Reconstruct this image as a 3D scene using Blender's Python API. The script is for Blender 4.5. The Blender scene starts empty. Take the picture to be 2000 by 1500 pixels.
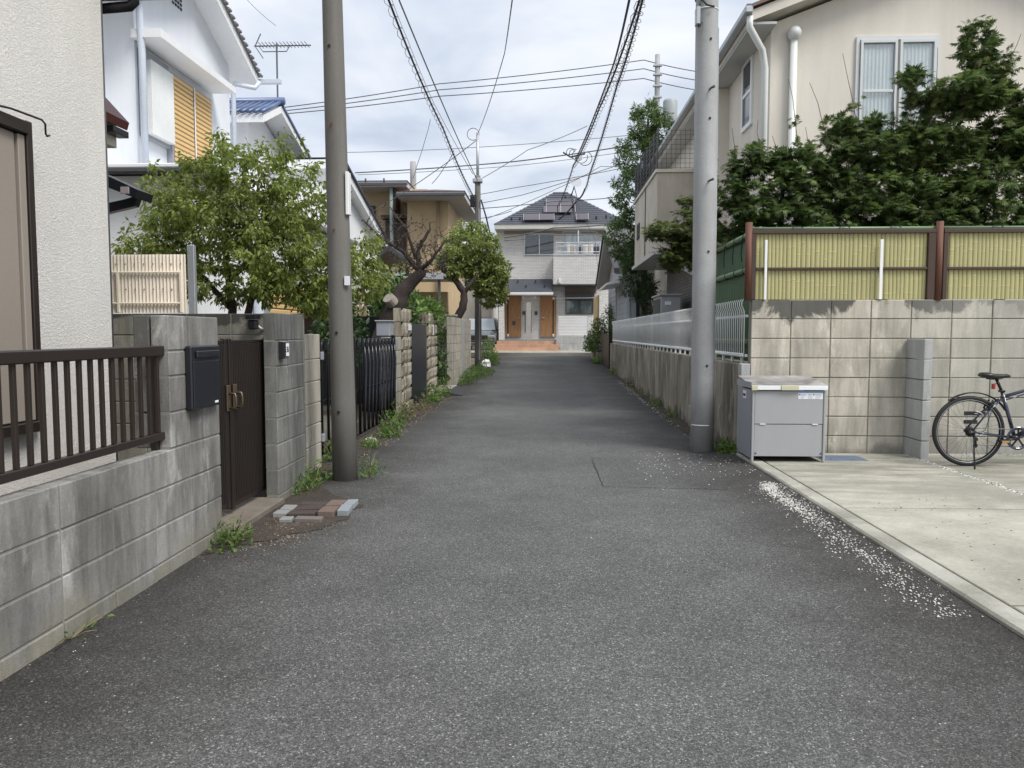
import bpy, math, random
import numpy as np
from math import sin, cos, pi, radians, sqrt, atan2
from mathutils import Vector, Matrix

random.seed(7); np.random.seed(7)
S = bpy.context.scene
C = S.collection

# ------------------------------------------------------------------ camera
cam_d = bpy.data.cameras.new('camera'); cam = bpy.data.objects.new('camera', cam_d); C.objects.link(cam)
cam_d.sensor_width = 36.0; cam_d.lens = 36.0 * 1500 / 2000; cam_d.clip_start = .05; cam_d.clip_end = 3000
cam.location = (0, 0, 1.32)
cam.rotation_euler = (radians(90 - 3.81), 0, radians(2.48))
S.camera = cam

# ------------------------------------------------------------------ world, sun, exposure
SUN_EL, SUN_AZ = radians(52), radians(128)        # azimuth from +Y clockwise: behind the camera, to the right
W = bpy.data.worlds.new('World'); S.world = W; W.use_nodes = True
def build_world():
    nt = W.node_tree; N = nt.nodes; L = nt.links; N.clear()
    out = N.new('ShaderNodeOutputWorld'); bg = N.new('ShaderNodeBackground'); bg.inputs['Strength'].default_value = .12
    L.new(bg.outputs[0], out.inputs[0])
    sky = N.new('ShaderNodeTexSky'); sky.sky_type = 'NISHITA'; sky.sun_disc = False
    sky.sun_elevation = SUN_EL; sky.sun_rotation = SUN_AZ
    tc = N.new('ShaderNodeTexCoord'); sp = N.new('ShaderNodeSeparateXYZ'); L.new(tc.outputs['Generated'], sp.inputs[0])
    def mth(op, a, b=None, c=None):
        m = N.new('ShaderNodeMath'); m.operation = op
        for i, q in enumerate((a, b, c)):
            if q is None: continue
            if isinstance(q, (int, float)): m.inputs[i].default_value = q
            else: L.new(q, m.inputs[i])
        return m.outputs[0]
    zc = mth('MAXIMUM', sp.outputs[2], 0.0); zz = mth('ADD', zc, .16)
    cx = mth('DIVIDE', sp.outputs[0], zz); cy = mth('DIVIDE', sp.outputs[1], zz)
    cb = N.new('ShaderNodeCombineXYZ'); L.new(cx, cb.inputs[0]); L.new(cy, cb.inputs[1])
    n1 = N.new('ShaderNodeTexNoise'); n1.inputs['Scale'].default_value = 1.5; n1.inputs['Detail'].default_value = 7; n1.inputs['Roughness'].default_value = .5
    n1.inputs['Distortion'].default_value = .35
    L.new(cb.outputs[0], n1.inputs['Vector'])
    n2 = N.new('ShaderNodeTexNoise'); n2.inputs['Scale'].default_value = .45; n2.inputs['Detail'].default_value = 3
    L.new(cb.outputs[0], n2.inputs['Vector'])
    s = mth('ADD', mth('MULTIPLY', n1.outputs[0], .6), mth('MULTIPLY', n2.outputs[0], .4))
    cr = N.new('ShaderNodeValToRGB'); e = cr.color_ramp.elements
    e[0].position = .36; e[0].color = (.42, .475, .57, 1)
    e[1].position = .64; e[1].color = (.97, .975, .985, 1)
    m_ = cr.color_ramp.elements.new(.46); m_.color = (.62, .67, .76, 1)
    m_ = cr.color_ramp.elements.new(.53); m_.color = (.80, .825, .87, 1)
    L.new(s, cr.inputs[0])
    g = mth('MULTIPLY_ADD', mth('MULTIPLY', zc, zc), .6, .80)            # overcast sky: gently brighter towards the zenith
    vm = N.new('ShaderNodeVectorMath'); vm.operation = 'SCALE'; L.new(cr.outputs[0], vm.inputs[0])
    L.new(mth('MULTIPLY', g, SKY_GAIN / .12), vm.inputs[3])
    mix = N.new('ShaderNodeMix'); mix.data_type = 'RGBA'; mix.inputs[0].default_value = .9
    L.new(sky.outputs[0], mix.inputs[6]); L.new(vm.outputs[0], mix.inputs[7]); L.new(mix.outputs[2], bg.inputs[0])
SKY_GAIN = .575
build_world()
sd = bpy.data.lights.new('sun', 'SUN'); sd.energy = 1.5; sd.angle = radians(22); sd.color = (1, .96, .9)
sun = bpy.data.objects.new('sun', sd); C.objects.link(sun)
sdir = Vector((sin(SUN_AZ) * cos(SUN_EL), cos(SUN_AZ) * cos(SUN_EL), sin(SUN_EL)))
sun.rotation_euler = sdir.to_track_quat('Z', 'Y').to_euler(); sun.location = (5, -10, 20)
S.view_settings.view_transform = 'Standard'; S.view_settings.look = 'None'
S.view_settings.exposure = 1.2; S.view_settings.gamma = 1; S.view_settings.use_curve_mapping = False

# ------------------------------------------------------------------ materials
def lin(r, g, b):
    f = lambda c: ((c / 255 + .055) / 1.055) ** 2.4 if c > 10 else c / 255 / 12.92
    return (f(r), f(g), f(b))
class NT:
    def __init__(s, name):
        s.m = bpy.data.materials.new(name); s.m.use_nodes = True; s.t = s.m.node_tree; s.N = s.t.nodes; s.L = s.t.links
        s.b = s.N['Principled BSDF']; s.pos = s.N.new('ShaderNodeNewGeometry')
    def set(s, i, v):
        if isinstance(v, (int, float)): i.default_value = v
        elif isinstance(v, (tuple, list)): i.default_value = tuple(v) + ((1,) if len(v) == 3 and len(i.default_value) == 4 else ())
        else: s.L.new(v, i)
    def math(s, op, a, b=0, c=0, clamp=False):
        n = s.N.new('ShaderNodeMath'); n.operation = op; n.use_clamp = clamp
        s.set(n.inputs[0], a); s.set(n.inputs[1], b)
        if len(n.inputs) > 2: s.set(n.inputs[2], c)
        return n.outputs[0]
    def vec(s, sc=(1, 1, 1), off=None, src=None):
        n = s.N.new('ShaderNodeVectorMath'); n.operation = 'MULTIPLY'; s.set(n.inputs[0], src or s.pos.outputs['Position']); n.inputs[1].default_value = sc
        return n.outputs[0]
    def noise(s, scale, detail=3, rough=.55, v=None, dist=0):
        n = s.N.new('ShaderNodeTexNoise'); n.inputs['Scale'].default_value = scale; n.inputs['Detail'].default_value = detail
        n.inputs['Roughness'].default_value = rough; n.inputs['Distortion'].default_value = dist
        s.set(n.inputs['Vector'], v or s.pos.outputs['Position']); return n.outputs[0]
    def vor(s, scale, v=None, out='Color', feat='F1'):
        n = s.N.new('ShaderNodeTexVoronoi'); n.feature = feat; n.inputs['Scale'].default_value = scale
        s.set(n.inputs['Vector'], v or s.pos.outputs['Position']); return n.outputs[out]
    def sep(s, v):
        n = s.N.new('ShaderNodeSeparateXYZ'); s.set(n.inputs[0], v); return n.outputs
    def ramp(s, f, pts):
        n = s.N.new('ShaderNodeValToRGB'); e = n.color_ramp.elements
        while len(e) < len(pts): e.new(.5)
        for q, (p, c) in zip(e, pts):
            q.position = p; q.color = (c, c, c, 1) if isinstance(c, (int, float)) else tuple(c) + (1,)
        s.set(n.inputs[0], f); return n.outputs[0]
    def mix(s, f, a, b, mode='MIX'):
        n = s.N.new('ShaderNodeMix'); n.data_type = 'RGBA'; n.blend_type = mode; n.clamp_factor = True
        s.set(n.inputs[0], f); s.set(n.inputs[6], a); s.set(n.inputs[7], b); return n.outputs[2]
    def scale(s, col, f):
        n = s.N.new('ShaderNodeVectorMath'); n.operation = 'SCALE'; s.set(n.inputs[0], col); s.set(n.inputs[3], f); return n.outputs[0]
    def bump(s, h, st=.3, d=.01):
        n = s.N.new('ShaderNodeBump'); n.inputs['Strength'].default_value = st; n.inputs['Distance'].default_value = d
        s.set(n.inputs['Height'], h); s.L.new(n.outputs[0], s.b.inputs['Normal'])
    def oi(s): return s.N.new('ShaderNodeObjectInfo').outputs['Random']

def M(name, col, rough=.7, metal=0, var=.12, vs=1.5, fine=.08, fs=60, streak=0, rnd=0, island=0, bump=0, bs=80, bd=.004, dirt=None, dirt_amt=.0, dirt_s=2.0, spec=.5, coat=0, grime=None):
    t = NT(name); c = tuple(col)
    f = 1.0
    if var: f = t.math('MULTIPLY_ADD', t.math('SUBTRACT', t.noise(vs, 4), .5), var * 4, f)
    if fine: f = t.math('MULTIPLY', f, t.math('MULTIPLY_ADD', t.math('SUBTRACT', t.noise(fs, 2), .5), fine * 4, 1))
    if streak:
        sn = t.noise(1, 4, .6, t.vec((14, 14, .7))); f = t.math('MULTIPLY', f, t.math('MULTIPLY_ADD', t.math('SUBTRACT', sn, .5), streak * 4, 1))
    if rnd: f = t.math('MULTIPLY', f, t.math('MULTIPLY_ADD', t.math('SUBTRACT', t.oi(), .5), rnd * 2, 1))
    if island: f = t.math('MULTIPLY', f, t.math('MULTIPLY_ADD', t.math('SUBTRACT', t.pos.outputs['Random Per Island'], .5), island * 2, 1))
    f = t.math('MAXIMUM', f, .15)
    col_ = c
    if dirt:
        dn = t.noise(dirt_s, 5, .62, dist=.5)
        dm = t.ramp(dn, [(.5 - dirt_amt * .3, 0), (.78 - dirt_amt * .3, 1)])
        col_ = t.mix(t.math('MULTIPLY', dm, .85), c + (1,), tuple(dirt) + (1,))
    if grime:                                   # (z0, z1, colour): dirt splashed up from the ground
        z = t.sep(t.pos.outputs['Position'])[2]
        gm = t.math('SUBTRACT', 1, t.math('DIVIDE', t.math('SUBTRACT', z, grime[0]), grime[1] - grime[0]), clamp=True)
        gm = t.math('MULTIPLY', gm, t.math('MULTIPLY', t.noise(6, 4), 1.6), clamp=True)
        col_ = t.mix(gm, col_ if not isinstance(col_, tuple) else col_[:3] + (1,), tuple(grime[2]) + (1,))
    t.set(t.b.inputs['Base Color'], t.scale(col_ if not isinstance(col_, tuple) else col_[:3], f))
    t.b.inputs['Roughness'].default_value = rough; t.b.inputs['Metallic'].default_value = metal
    t.b.inputs['Specular IOR Level'].default_value = spec
    if coat: t.b.inputs['Coat Weight'].default_value = coat
    if bump: t.bump(t.noise(bs, 4, .65), bump, bd)
    return t.m

def mat_asphalt(nm='asphalt', k=1):
    t = NT(nm); p = t.pos.outputs['Position']
    big = t.noise(.55, 4, .6); mid = t.noise(3.2, 4, .6); fn = t.noise(38, 2)
    ag = t.sep(t.vor(165))[0]; ag2 = t.sep(t.vor(310))[1]
    base = t.math('MULTIPLY_ADD', t.math('SUBTRACT', big, .5), .95, 1)
    base = t.math('MULTIPLY', base, t.math('MULTIPLY_ADD', t.math('SUBTRACT', mid, .5), .55, 1))
    spk = t.ramp(ag, [(0, .55), (.42, .82), (.8, 1.15), (.95, 1.6), (1, 2.7)])
    spk2 = t.ramp(ag2, [(0, .6), (.6, .96), (1, 1.65)])
    f = t.math('MULTIPLY', t.math('MULTIPLY', base, t.sep(spk)[0]), t.sep(spk2)[0])
    f = t.math('MULTIPLY', f, t.math('MULTIPLY_ADD', t.math('SUBTRACT', fn, .5), .6, 1))
    # paler along the middle, darker and browner along both edges
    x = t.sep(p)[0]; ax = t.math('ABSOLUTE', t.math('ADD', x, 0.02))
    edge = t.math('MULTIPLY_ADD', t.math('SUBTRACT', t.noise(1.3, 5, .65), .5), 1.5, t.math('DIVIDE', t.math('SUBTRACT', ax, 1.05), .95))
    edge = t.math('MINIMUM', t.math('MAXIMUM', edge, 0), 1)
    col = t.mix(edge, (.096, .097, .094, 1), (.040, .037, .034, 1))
    stone = t.ramp(t.sep(t.vor(46))[2], [(.988, 0), (.993, 1)])
    col = t.scale(col, t.math('MULTIPLY', f, k))
    col = t.mix(t.math('MULTIPLY', t.sep(stone)[0], t.ramp(t.vor(46, out='Distance'), [(.12, 1), (.2, 0)])), col, (.42, .42, .39, 1))
    t.set(t.b.inputs['Base Color'], col); t.b.inputs['Roughness'].default_value = .82; t.b.inputs['Specular IOR Level'].default_value = .35
    h = t.math('ADD', t.vor(150, out='Distance'), t.math('MULTIPLY', t.noise(60, 3), .8)); t.bump(h, .45, .003)
    return t.m

def mat_block(name, base, pale, dark, stain_top=None, streak=.22, rnd=.1, cover=.5, grime=None, fadex=None):
    """weathered concrete block: pale lime blooms, black algae running down, each block its own tone"""
    t = NT(name); z = t.sep(t.pos.outputs['Position'])[2]
    a = t.noise(2.1, 5, .65, t.vec((1, 1, .55))); b = t.noise(1, 6, .65, t.vec((9, 9, 1.1)), .6); c = t.noise(90, 3, .6)
    m1 = t.ramp(t.math('MULTIPLY_ADD', b, .45, t.math('MULTIPLY', a, .6)), [(.42, 0), (.62, 1)])
    col = t.mix(m1, dark + (1,), base + (1,))
    m2 = t.ramp(t.noise(1, 6, .72, t.vec((4.5, 4.5, 1.5)), .5), [(.50 + .1 * (1 - cover), 0), (.68, 1)])
    col = t.mix(t.math('MULTIPLY', m2, .8), col, pale + (1,))
    if stain_top:
        z0, z1, sc = stain_top
        g = t.math('DIVIDE', t.math('SUBTRACT', z, z0), z1 - z0)
        g = t.math('ADD', g, t.math('MULTIPLY', t.math('SUBTRACT', t.noise(1, 5, .65, t.vec((2.1, 2.1, 1.7)), .4), .5), 3.4))
        g = t.ramp(g, [(.52, 0), (.72, 1)])
        col = t.mix(t.math('MULTIPLY', g, .88), col, sc + (1,))
    if grime:
        z0, z1, sc = grime
        g = t.math('SUBTRACT', 1, t.math('DIVIDE', t.math('SUBTRACT', z, z0), z1 - z0))
        g = t.math('ADD', g, t.math('MULTIPLY', t.math('SUBTRACT', t.noise(3.0, 4), .5), 2.0))
        g = t.ramp(g, [(.45, 0), (.85, 1)]); col = t.mix(t.math('MULTIPLY', g, .8), col, sc + (1,))
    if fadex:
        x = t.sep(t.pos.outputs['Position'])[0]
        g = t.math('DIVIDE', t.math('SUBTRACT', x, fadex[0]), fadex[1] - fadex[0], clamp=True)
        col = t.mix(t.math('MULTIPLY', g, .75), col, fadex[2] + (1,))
    f = t.math('MULTIPLY_ADD', t.math('SUBTRACT', t.oi(), .5), rnd * 2, 1)
    f = t.math('MULTIPLY', f, t.math('MULTIPLY_ADD', t.math('SUBTRACT', b, .5), streak * 4, 1))
    f = t.math('MULTIPLY', f, t.math('MULTIPLY_ADD', t.math('SUBTRACT', c, .5), .5, 1))
    f = t.math('MULTIPLY', f, t.math('MULTIPLY_ADD', t.math('SUBTRACT', t.noise(260, 2), .5), .5, 1))
    t.set(t.b.inputs['Base Color'], t.scale(col, f)); t.b.inputs['Roughness'].default_value = .92; t.b.inputs['Specular IOR Level'].default_value = .2
    t.bump(t.math('ADD', t.noise(120, 4, .7), t.math('MULTIPLY', t.noise(14, 3), .8)), .45, .004)
    return t.m

def mat_leaf(name, c1, c2, trans=.35, rough=.5):
    t = NT(name); r = t.pos.outputs['Random Per Island']
    col = t.mix(r, c1 + (1,), c2 + (1,)); big = t.noise(2.2, 2)
    col = t.scale(col, t.math('MULTIPLY_ADD', t.math('SUBTRACT', big, .5), 1.2, 1))
    t.set(t.b.inputs['Base Color'], col); t.b.inputs['Roughness'].default_value = rough; t.b.inputs['Specular IOR Level'].default_value = .4
    tr = t.N.new('ShaderNodeBsdfTranslucent'); t.set(tr.inputs[0], t.scale(col, 1.35))
    mx = t.N.new('ShaderNodeMixShader'); mx.inputs[0].default_value = trans
    t.L.new(t.b.outputs[0], mx.inputs[1]); t.L.new(tr.outputs[0], mx.inputs[2]); t.L.new(mx.outputs[0], t.N['Material Output'].inputs[0])
    return t.m
def mat_glass(name, tint=(.75, .8, .84)):
    t = NT(name); t.N.remove(t.b)
    g = t.N.new('ShaderNodeBsdfGlossy'); g.inputs['Roughness'].default_value = .03; g.inputs[0].default_value = (.9, .93, .96, 1)
    tr = t.N.new('ShaderNodeBsdfTransparent'); tr.inputs[0].default_value = tint + (1,)
    lw = t.N.new('ShaderNodeLayerWeight'); lw.inputs[0].default_value = .5; fac = t.math('MULTIPLY_ADD', t.math('POWER', lw.outputs['Facing'], 3), .7, .06)
    mx = t.N.new('ShaderNodeMixShader'); t.L.new(fac, mx.inputs[0]); t.L.new(tr.outputs[0], mx.inputs[1]); t.L.new(g.outputs[0], mx.inputs[2])
    t.L.new(mx.outputs[0], t.N['Material Output'].inputs[0]); return t.m
def mat_brick(name, c1, c2, mortar, scale, row=.5, bw=.25, bh=.06, msize=.006, axis='x'):
    """tile cladding too small in the picture for separate pieces"""
    t = NT(name); s = t.sep(t.pos.outputs['Position'])
    cb = t.N.new('ShaderNodeCombineXYZ'); t.L.new(s[0] if axis == 'x' else s[1], cb.inputs[0]); t.L.new(s[2], cb.inputs[1])
    n = t.N.new('ShaderNodeTexBrick'); n.inputs['Scale'].default_value = 1; n.inputs['Brick Width'].default_value = bw; n.inputs['Row Height'].default_value = bh
    n.inputs['Mortar Size'].default_value = msize; n.offset = row; n.inputs[1].default_value = c1 + (1,); n.inputs[2].default_value = c2 + (1,); n.inputs[3].default_value = mortar + (1,)
    t.L.new(cb.outputs[0], n.inputs[0]); t.L.new(n.outputs[0], t.b.inputs['Base Color']); t.b.inputs['Roughness'].default_value = .7
    inv = t.math('SUBTRACT', 1, n.outputs[1]); t.bump(inv, .5, .006); return t.m

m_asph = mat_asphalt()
m_blk = mat_block('weathered_block', (.265, .26, .247), (.40, .395, .375), (.135, .131, .122), streak=.10, grime=(-.05, .35, (.22, .205, .165)))
m_blkd = mat_block('dark_block', (.20, .20, .19), (.36, .36, .345), (.10, .10, .094), rnd=.08, streak=.12, cover=.25, grime=(-.05, .25, (.17, .17, .13)))
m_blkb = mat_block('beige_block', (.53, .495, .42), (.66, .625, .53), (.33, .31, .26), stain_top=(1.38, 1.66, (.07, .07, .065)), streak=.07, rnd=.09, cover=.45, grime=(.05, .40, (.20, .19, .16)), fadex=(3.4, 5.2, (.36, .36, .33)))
m_blkl = mat_block('lichen_block', (.44, .40, .32), (.60, .57, .48), (.13, .115, .085), streak=.14, rnd=.12, cover=.35, grime=(0, .3, (.10, .11, .06)))
m_blkt = mat_block('tan_block', (.42, .39, .33), (.52, .49, .43), (.25, .23, .19), streak=.12, rnd=.08, cover=.3)
m_blkg = mat_block('grey_pier_block', (.43, .44, .44), (.50, .51, .52), (.32, .33, .33), streak=.05, rnd=.04, cover=.3)
m_blkshade = mat_block('boundary_block', (.25, .24, .20), (.32, .31, .27), (.14, .135, .115), stain_top=(1.30, 1.52, (.045, .045, .04)), streak=.1, rnd=.08, cover=.2)
m_mort = M('mortar', (.20, .20, .185), .95, bump=.3, var=.2)
m_mortb = M('pale_mortar', (.27, .255, .22), .95, bump=.3, var=.25)
m_castw = mat_block('stained_concrete', (.35, .32, .265), (.47, .45, .38), (.16, .14, .11), streak=.12, rnd=0, cover=.4, grime=(-.05, .32, (.065, .055, .045)))
def mat_pad():
    t = NT('pad_concrete'); n = t.noise(.9, 5, .65); n2 = t.noise(1, 5, .7, t.vec((1.2, 5, 1))); 
    col = t.mix(t.ramp(n, [(.38, 0), (.62, 1)]), (.27, .26, .215, 1), (.43, .415, .35, 1))
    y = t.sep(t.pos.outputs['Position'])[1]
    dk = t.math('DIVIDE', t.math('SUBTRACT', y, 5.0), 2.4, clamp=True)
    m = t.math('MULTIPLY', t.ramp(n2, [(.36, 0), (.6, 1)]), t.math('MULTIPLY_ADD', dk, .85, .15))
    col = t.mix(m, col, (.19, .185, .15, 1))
    f = t.math('MULTIPLY_ADD', t.math('SUBTRACT', t.noise(45, 3), .5), .5, 1); f = t.math('MULTIPLY', f, t.math('MULTIPLY_ADD', t.math('SUBTRACT', t.noise(200, 2), .5), .45, 1))
    t.set(t.b.inputs['Base Color'], t.scale(col, f)); t.b.inputs['Roughness'].default_value = .85; t.bump(t.noise(70, 4, .6), .25, .003); return t.m
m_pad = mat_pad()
m_kerb = M('kerb_concrete', (.35, .34, .295), .9, var=.22, vs=2.5, fine=.12, bump=.3, dirt=(.17, .165, .13), dirt_amt=.3)
m_soil = M('soil', (.055, .043, .034), 1, var=.3, vs=3, fine=.3, fs=90, bump=.9, bs=60, bd=.02)
m_yard = M('yard_ground', (.12, .11, .085), 1, var=.3, vs=.6, fine=.2, bump=.5, bs=20, bd=.02)
def mat_stucco(name, c, bs=34, st=.9):
    t = NT(name); v = t.vor(bs * 1.3, out='Distance'); n = t.noise(bs, 4, .6)
    n2 = t.ramp(t.noise(bs * 1.9, 3, .5, dist=1.2), [(.42, 0), (.62, 1)])
    f = t.math('MULTIPLY_ADD', t.math('SUBTRACT', t.noise(.8, 4), .5), .22, 1)
    f = t.math('MULTIPLY', f, t.math('MULTIPLY_ADD', t.sep(n2)[0], .06, .96)); f = t.math('MULTIPLY', f, t.math('MULTIPLY_ADD', t.math('SUBTRACT', t.noise(1, 4, .6, t.vec((5, 5, .5))), .5), .22, 1))
    t.set(t.b.inputs['Base Color'], t.scale(c, f)); t.b.inputs['Roughness'].default_value = .9; t.b.inputs['Specular IOR Level'].default_value = .2
    t.bump(t.math('ADD', n, t.math('MULTIPLY', t.sep(n2)[0], .5)), st, .006); return t.m
m_stucco = mat_stucco('cream_stucco', (.78, .755, .71), 62, 1.0)
m_beige = mat_stucco('beige_stucco', (.70, .655, .58), 60, .3)
m_bluew = M('bluish_white_render', (.72, .745, .79), .85, var=.06, streak=.025, fine=.03, bump=.1)
m_white = M('white_render', (.76, .77, .78), .85, var=.06, streak=.03, fine=.02, bump=.08)
m_ochre = M('ochre_render', (.56, .42, .25), .85, var=.14, fine=.06, bump=.15)
m_soffit = M('soffit_paint', (.50, .50, .49), .8, var=.08)
m_grime_w = M('beige_balcony_render', (.50, .455, .385), .85, var=.16, streak=.10, bump=.15)
m_brown = M('brown_aluminium', (.035, .026, .022), .38, metal=.3, var=.06, fine=.04, spec=.5)
m_brown2 = M('brown_gate_paint', (.022, .016, .014), .42, metal=.25, var=.1, fine=.05)
m_black = M('black_steel', (.012, .013, .018), .35, metal=.2, var=.1, fine=.03)
m_navy = M('navy_panel', (.006, .008, .018), .35, var=.05, fine=.02)
m_mail = M('mailbox_paint', (.012, .014, .020), .32, var=.03, fine=.02, spec=.6)
m_dkgrey = M('dark_grey_metal', (.07, .07, .075), .5, var=.1)
m_grey = M('grey_paint', (.34, .35, .365), .42, var=.05, streak=.02, fine=.02, spec=.5)
m_greyd = M('grey_steel', (.29, .31, .35), .42, var=.05, fine=.02)
m_lid = M('weathered_lid', (.38, .38, .385), .45, var=.15, fine=.06, dirt=(.12, .105, .10), dirt_amt=.55, dirt_s=2.6)
m_wplas = M('white_plastic', (.80, .81, .82), .4, var=.03, fine=.01)
m_beigep = M('beige_plastic', (.55, .53, .38), .45, var=.05, fine=.02)
m_pipe = M('white_pipe', (.66, .68, .66), .4, var=.05, fine=.02)
m_pipeb = M('bluish_pipe', (.55, .60, .68), .4, var=.05)
m_alu = M('aluminium', (.62, .64, .66), .35, metal=.6, var=.05)
m_curtain = M('net_curtain', (.72, .73, .73), .9, var=.04, streak=.035)
m_glass = mat_glass('window_glass', (.95, .97, .97)); m_glassd = M('dark_window', (.03, .04, .045), .06, var=.2, vs=.9, fine=0, spec=.9)
m_int = M('dark_interior', (.05, .055, .06), .9)
m_polec = M('pole_concrete', (.335, .34, .34), .75, var=.10, vs=2, fine=.07, fs=50, streak=.07, bump=.2, dirt=(.40, .41, .42), dirt_amt=.2)
m_polew = M('old_pole_concrete', (.145, .138, .124), .8, var=.12, vs=1.5, fine=.07, streak=.14, bump=.25)
m_rust = M('rusty_iron', (.16, .07, .04), .8, var=.3, vs=20)
m_galv = M('galvanised', (.42, .44, .46), .45, metal=.5, var=.1)
m_cable = M('cable_rubber', (.018, .018, .02), .6, var=.05, fine=0)
m_wire = M('wire_grey', (.10, .105, .11), .5, var=.05, fine=0)
m_bamy = M('yellow_bamboo', (.41, .385, .185), .5, var=.05, vs=3, fine=.03, rnd=.06)
m_bamg = M('green_bamboo', (.055, .115, .055), .55, var=.10, vs=3, fine=.05, rnd=.1)
m_bamr = M('bamboo_rail', (.16, .24, .13), .45, var=.1, fine=.04)
m_rope = M('black_twine', (.01, .01, .01), .9)
def mat_wood(name, c):
    t = NT(name); w = t.noise(1, 5, .6, t.vec((60, 60, 3)), 0.6)
    f = t.math('MULTIPLY_ADD', t.math('SUBTRACT', w, .5), 1.6, 1); t.set(t.b.inputs['Base Color'], t.scale(c, f)); t.b.inputs['Roughness'].default_value = .7
    t.bump(w, .5, .003); return t.m
m_post = mat_wood('brown_wood_grain', (.12, .048, .028)); m_door = mat_wood('door_wood', (.36, .19, .085)); m_fork = mat_wood('timber', (.42, .30, .16))
m_frameb = M('brown_frame', (.055, .032, .022), .5, var=.06)
m_cream_corr = M('cream_corrugated', (.84, .76, .64), .55, var=.05, vs=2, streak=.03)
m_shut = M('orange_shutter', (.68, .46, .20), .6, var=.08, rnd=.04)
m_wfence = M('white_fence_paint', (.88, .90, .90), .65, var=.06, fine=.02)
m_tileb = M('blue_roof_tile', (.07, .11, .22), .35, var=.1, rnd=.15, spec=.6)
m_tileg = M('grey_roof_tile', (.17, .165, .165), .55, var=.12, rnd=.12)
m_slate = M('slate_roof', (.06, .065, .08), .6, var=.12, rnd=.06)
m_roofbr = M('brown_metal_roof', (.13, .06, .05), .5, var=.12)
m_roofdk = M('dark_metal_roof', (.055, .055, .06), .5, var=.12)
m_solar = M('solar_panel', (.07, .055, .065), .18, var=.05, fine=0, spec=.8)
m_tile_end = mat_brick('pale_tile_cladding', (.74, .74, .73), (.66, .65, .62), (.42, .42, .42), 1, bw=.24, bh=.075, msize=.008)
m_tile_dark = mat_brick('grey_tile_cladding', (.20, .19, .18), (.15, .145, .14), (.09, .09, .09), 1, bw=.2, bh=.07, msize=.007, axis='y')
m_terra = M('terracotta_tile', (.47, .30, .21), .6, var=.12, rnd=.12, fine=.06)
m_clap = M('blue_grey_siding', (.40, .44, .49), .7, var=.08, rnd=.04)
m_clapd = M('grey_siding', (.21, .22, .24), .7, var=.08, rnd=.04)
m_bark = M('bark', (.06, .046, .037), .95, var=.3, vs=8, fine=.2, fs=70, bump=1, bs=35, bd=.015)
m_barkd = M('dark_bark', (.045, .035, .03), .95, var=.3, vs=8, fine=.2, fs=70, bump=1, bs=35, bd=.02)
m_cutw = M('sawn_wood', (.30, .27, .235), .8, var=.2, vs=15)
m_twig = M('dry_twig', (.12, .095, .075), .9, var=.2)
m_leafA = mat_leaf('plum_leaf', (.12, .17, .032), (.30, .345, .09), .42)
m_leafM = mat_leaf('maple_leaf', (.022, .048, .016), (.15, .21, .06), .34)
m_leafM2 = mat_leaf('maple_shoot_leaf', (.055, .09, .025), (.16, .18, .06), .35)
m_leafB = mat_leaf('oak_leaf', (.05, .095, .025), (.13, .20, .055), .3)
m_leafC = mat_leaf('round_tree_leaf', (.12, .17, .035), (.34, .38, .13), .3)
m_leafD = mat_leaf('dark_shrub_leaf', (.018, .045, .014), (.06, .105, .03), .25)
m_weed = mat_leaf('weed_leaf', (.07, .15, .03), (.17, .26, .06), .35)
m_weeddry = mat_leaf('dry_weed_leaf', (.15, .15, .06), (.28, .25, .13), .3)
m_pale = mat_leaf('pale_olive_leaf', (.25, .30, .22), (.42, .46, .36), .3)
m_pebble = M('white_pebble', (.48, .47, .44), .7, var=.1, island=.5, fine=.05)
m_peb2 = M('dirt_crumb', (.24, .18, .12), .9, var=.1, island=.5)
m_tyre = M('tyre_rubber', (.012, .012, .013), .7, var=.1, fine=.05)
m_rim = M('black_rim', (.02, .02, .022), .35, metal=.6)
m_frame = M('navy_bike_paint', (.012, .018, .05), .22, var=.05, fine=0, spec=.7, coat=.6)
m_chrome = M('polished_metal', (.5, .5, .52), .22, metal=.9)
m_redr = M('red_reflector', (.35, .03, .02), .3)
m_carp = M('car_paint', (.09, .10, .105), .25, metal=.3, var=.03, fine=0, coat=.7)
m_sticker = M('sticker_white', (.74, .76, .80), .5, var=.02, fine=0)
m_stblue = M('sticker_blue', (.12, .30, .58), .5, var=.02, fine=0)
m_stink = M('sticker_ink', (.30, .33, .38), .6, var=0, fine=0)
m_ink = M('black_ink', (.01, .01, .012), .6, var=0, fine=0)
m_drain = M('blue_grey_cover', (.11, .15, .22), .6, var=.15, fine=.1)
m_pav = [M('paver_' + n, c, .9, var=.1, fine=.12, bump=.3) for n, c in (('grey', (.24, .245, .24)), ('slate', (.24, .27, .29)), ('dark_brown', (.062, .047, .042)), ('brown', (.155, .11, .09)), ('taupe', (.15, .135, .125)))]
m_laundry = [M('cloth_' + n, c, .9) for n, c in (('white', (.7, .7, .7)), ('tan', (.5, .42, .3)), ('dark', (.06, .06, .08)), ('pink', (.6, .5, .46)))]

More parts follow.
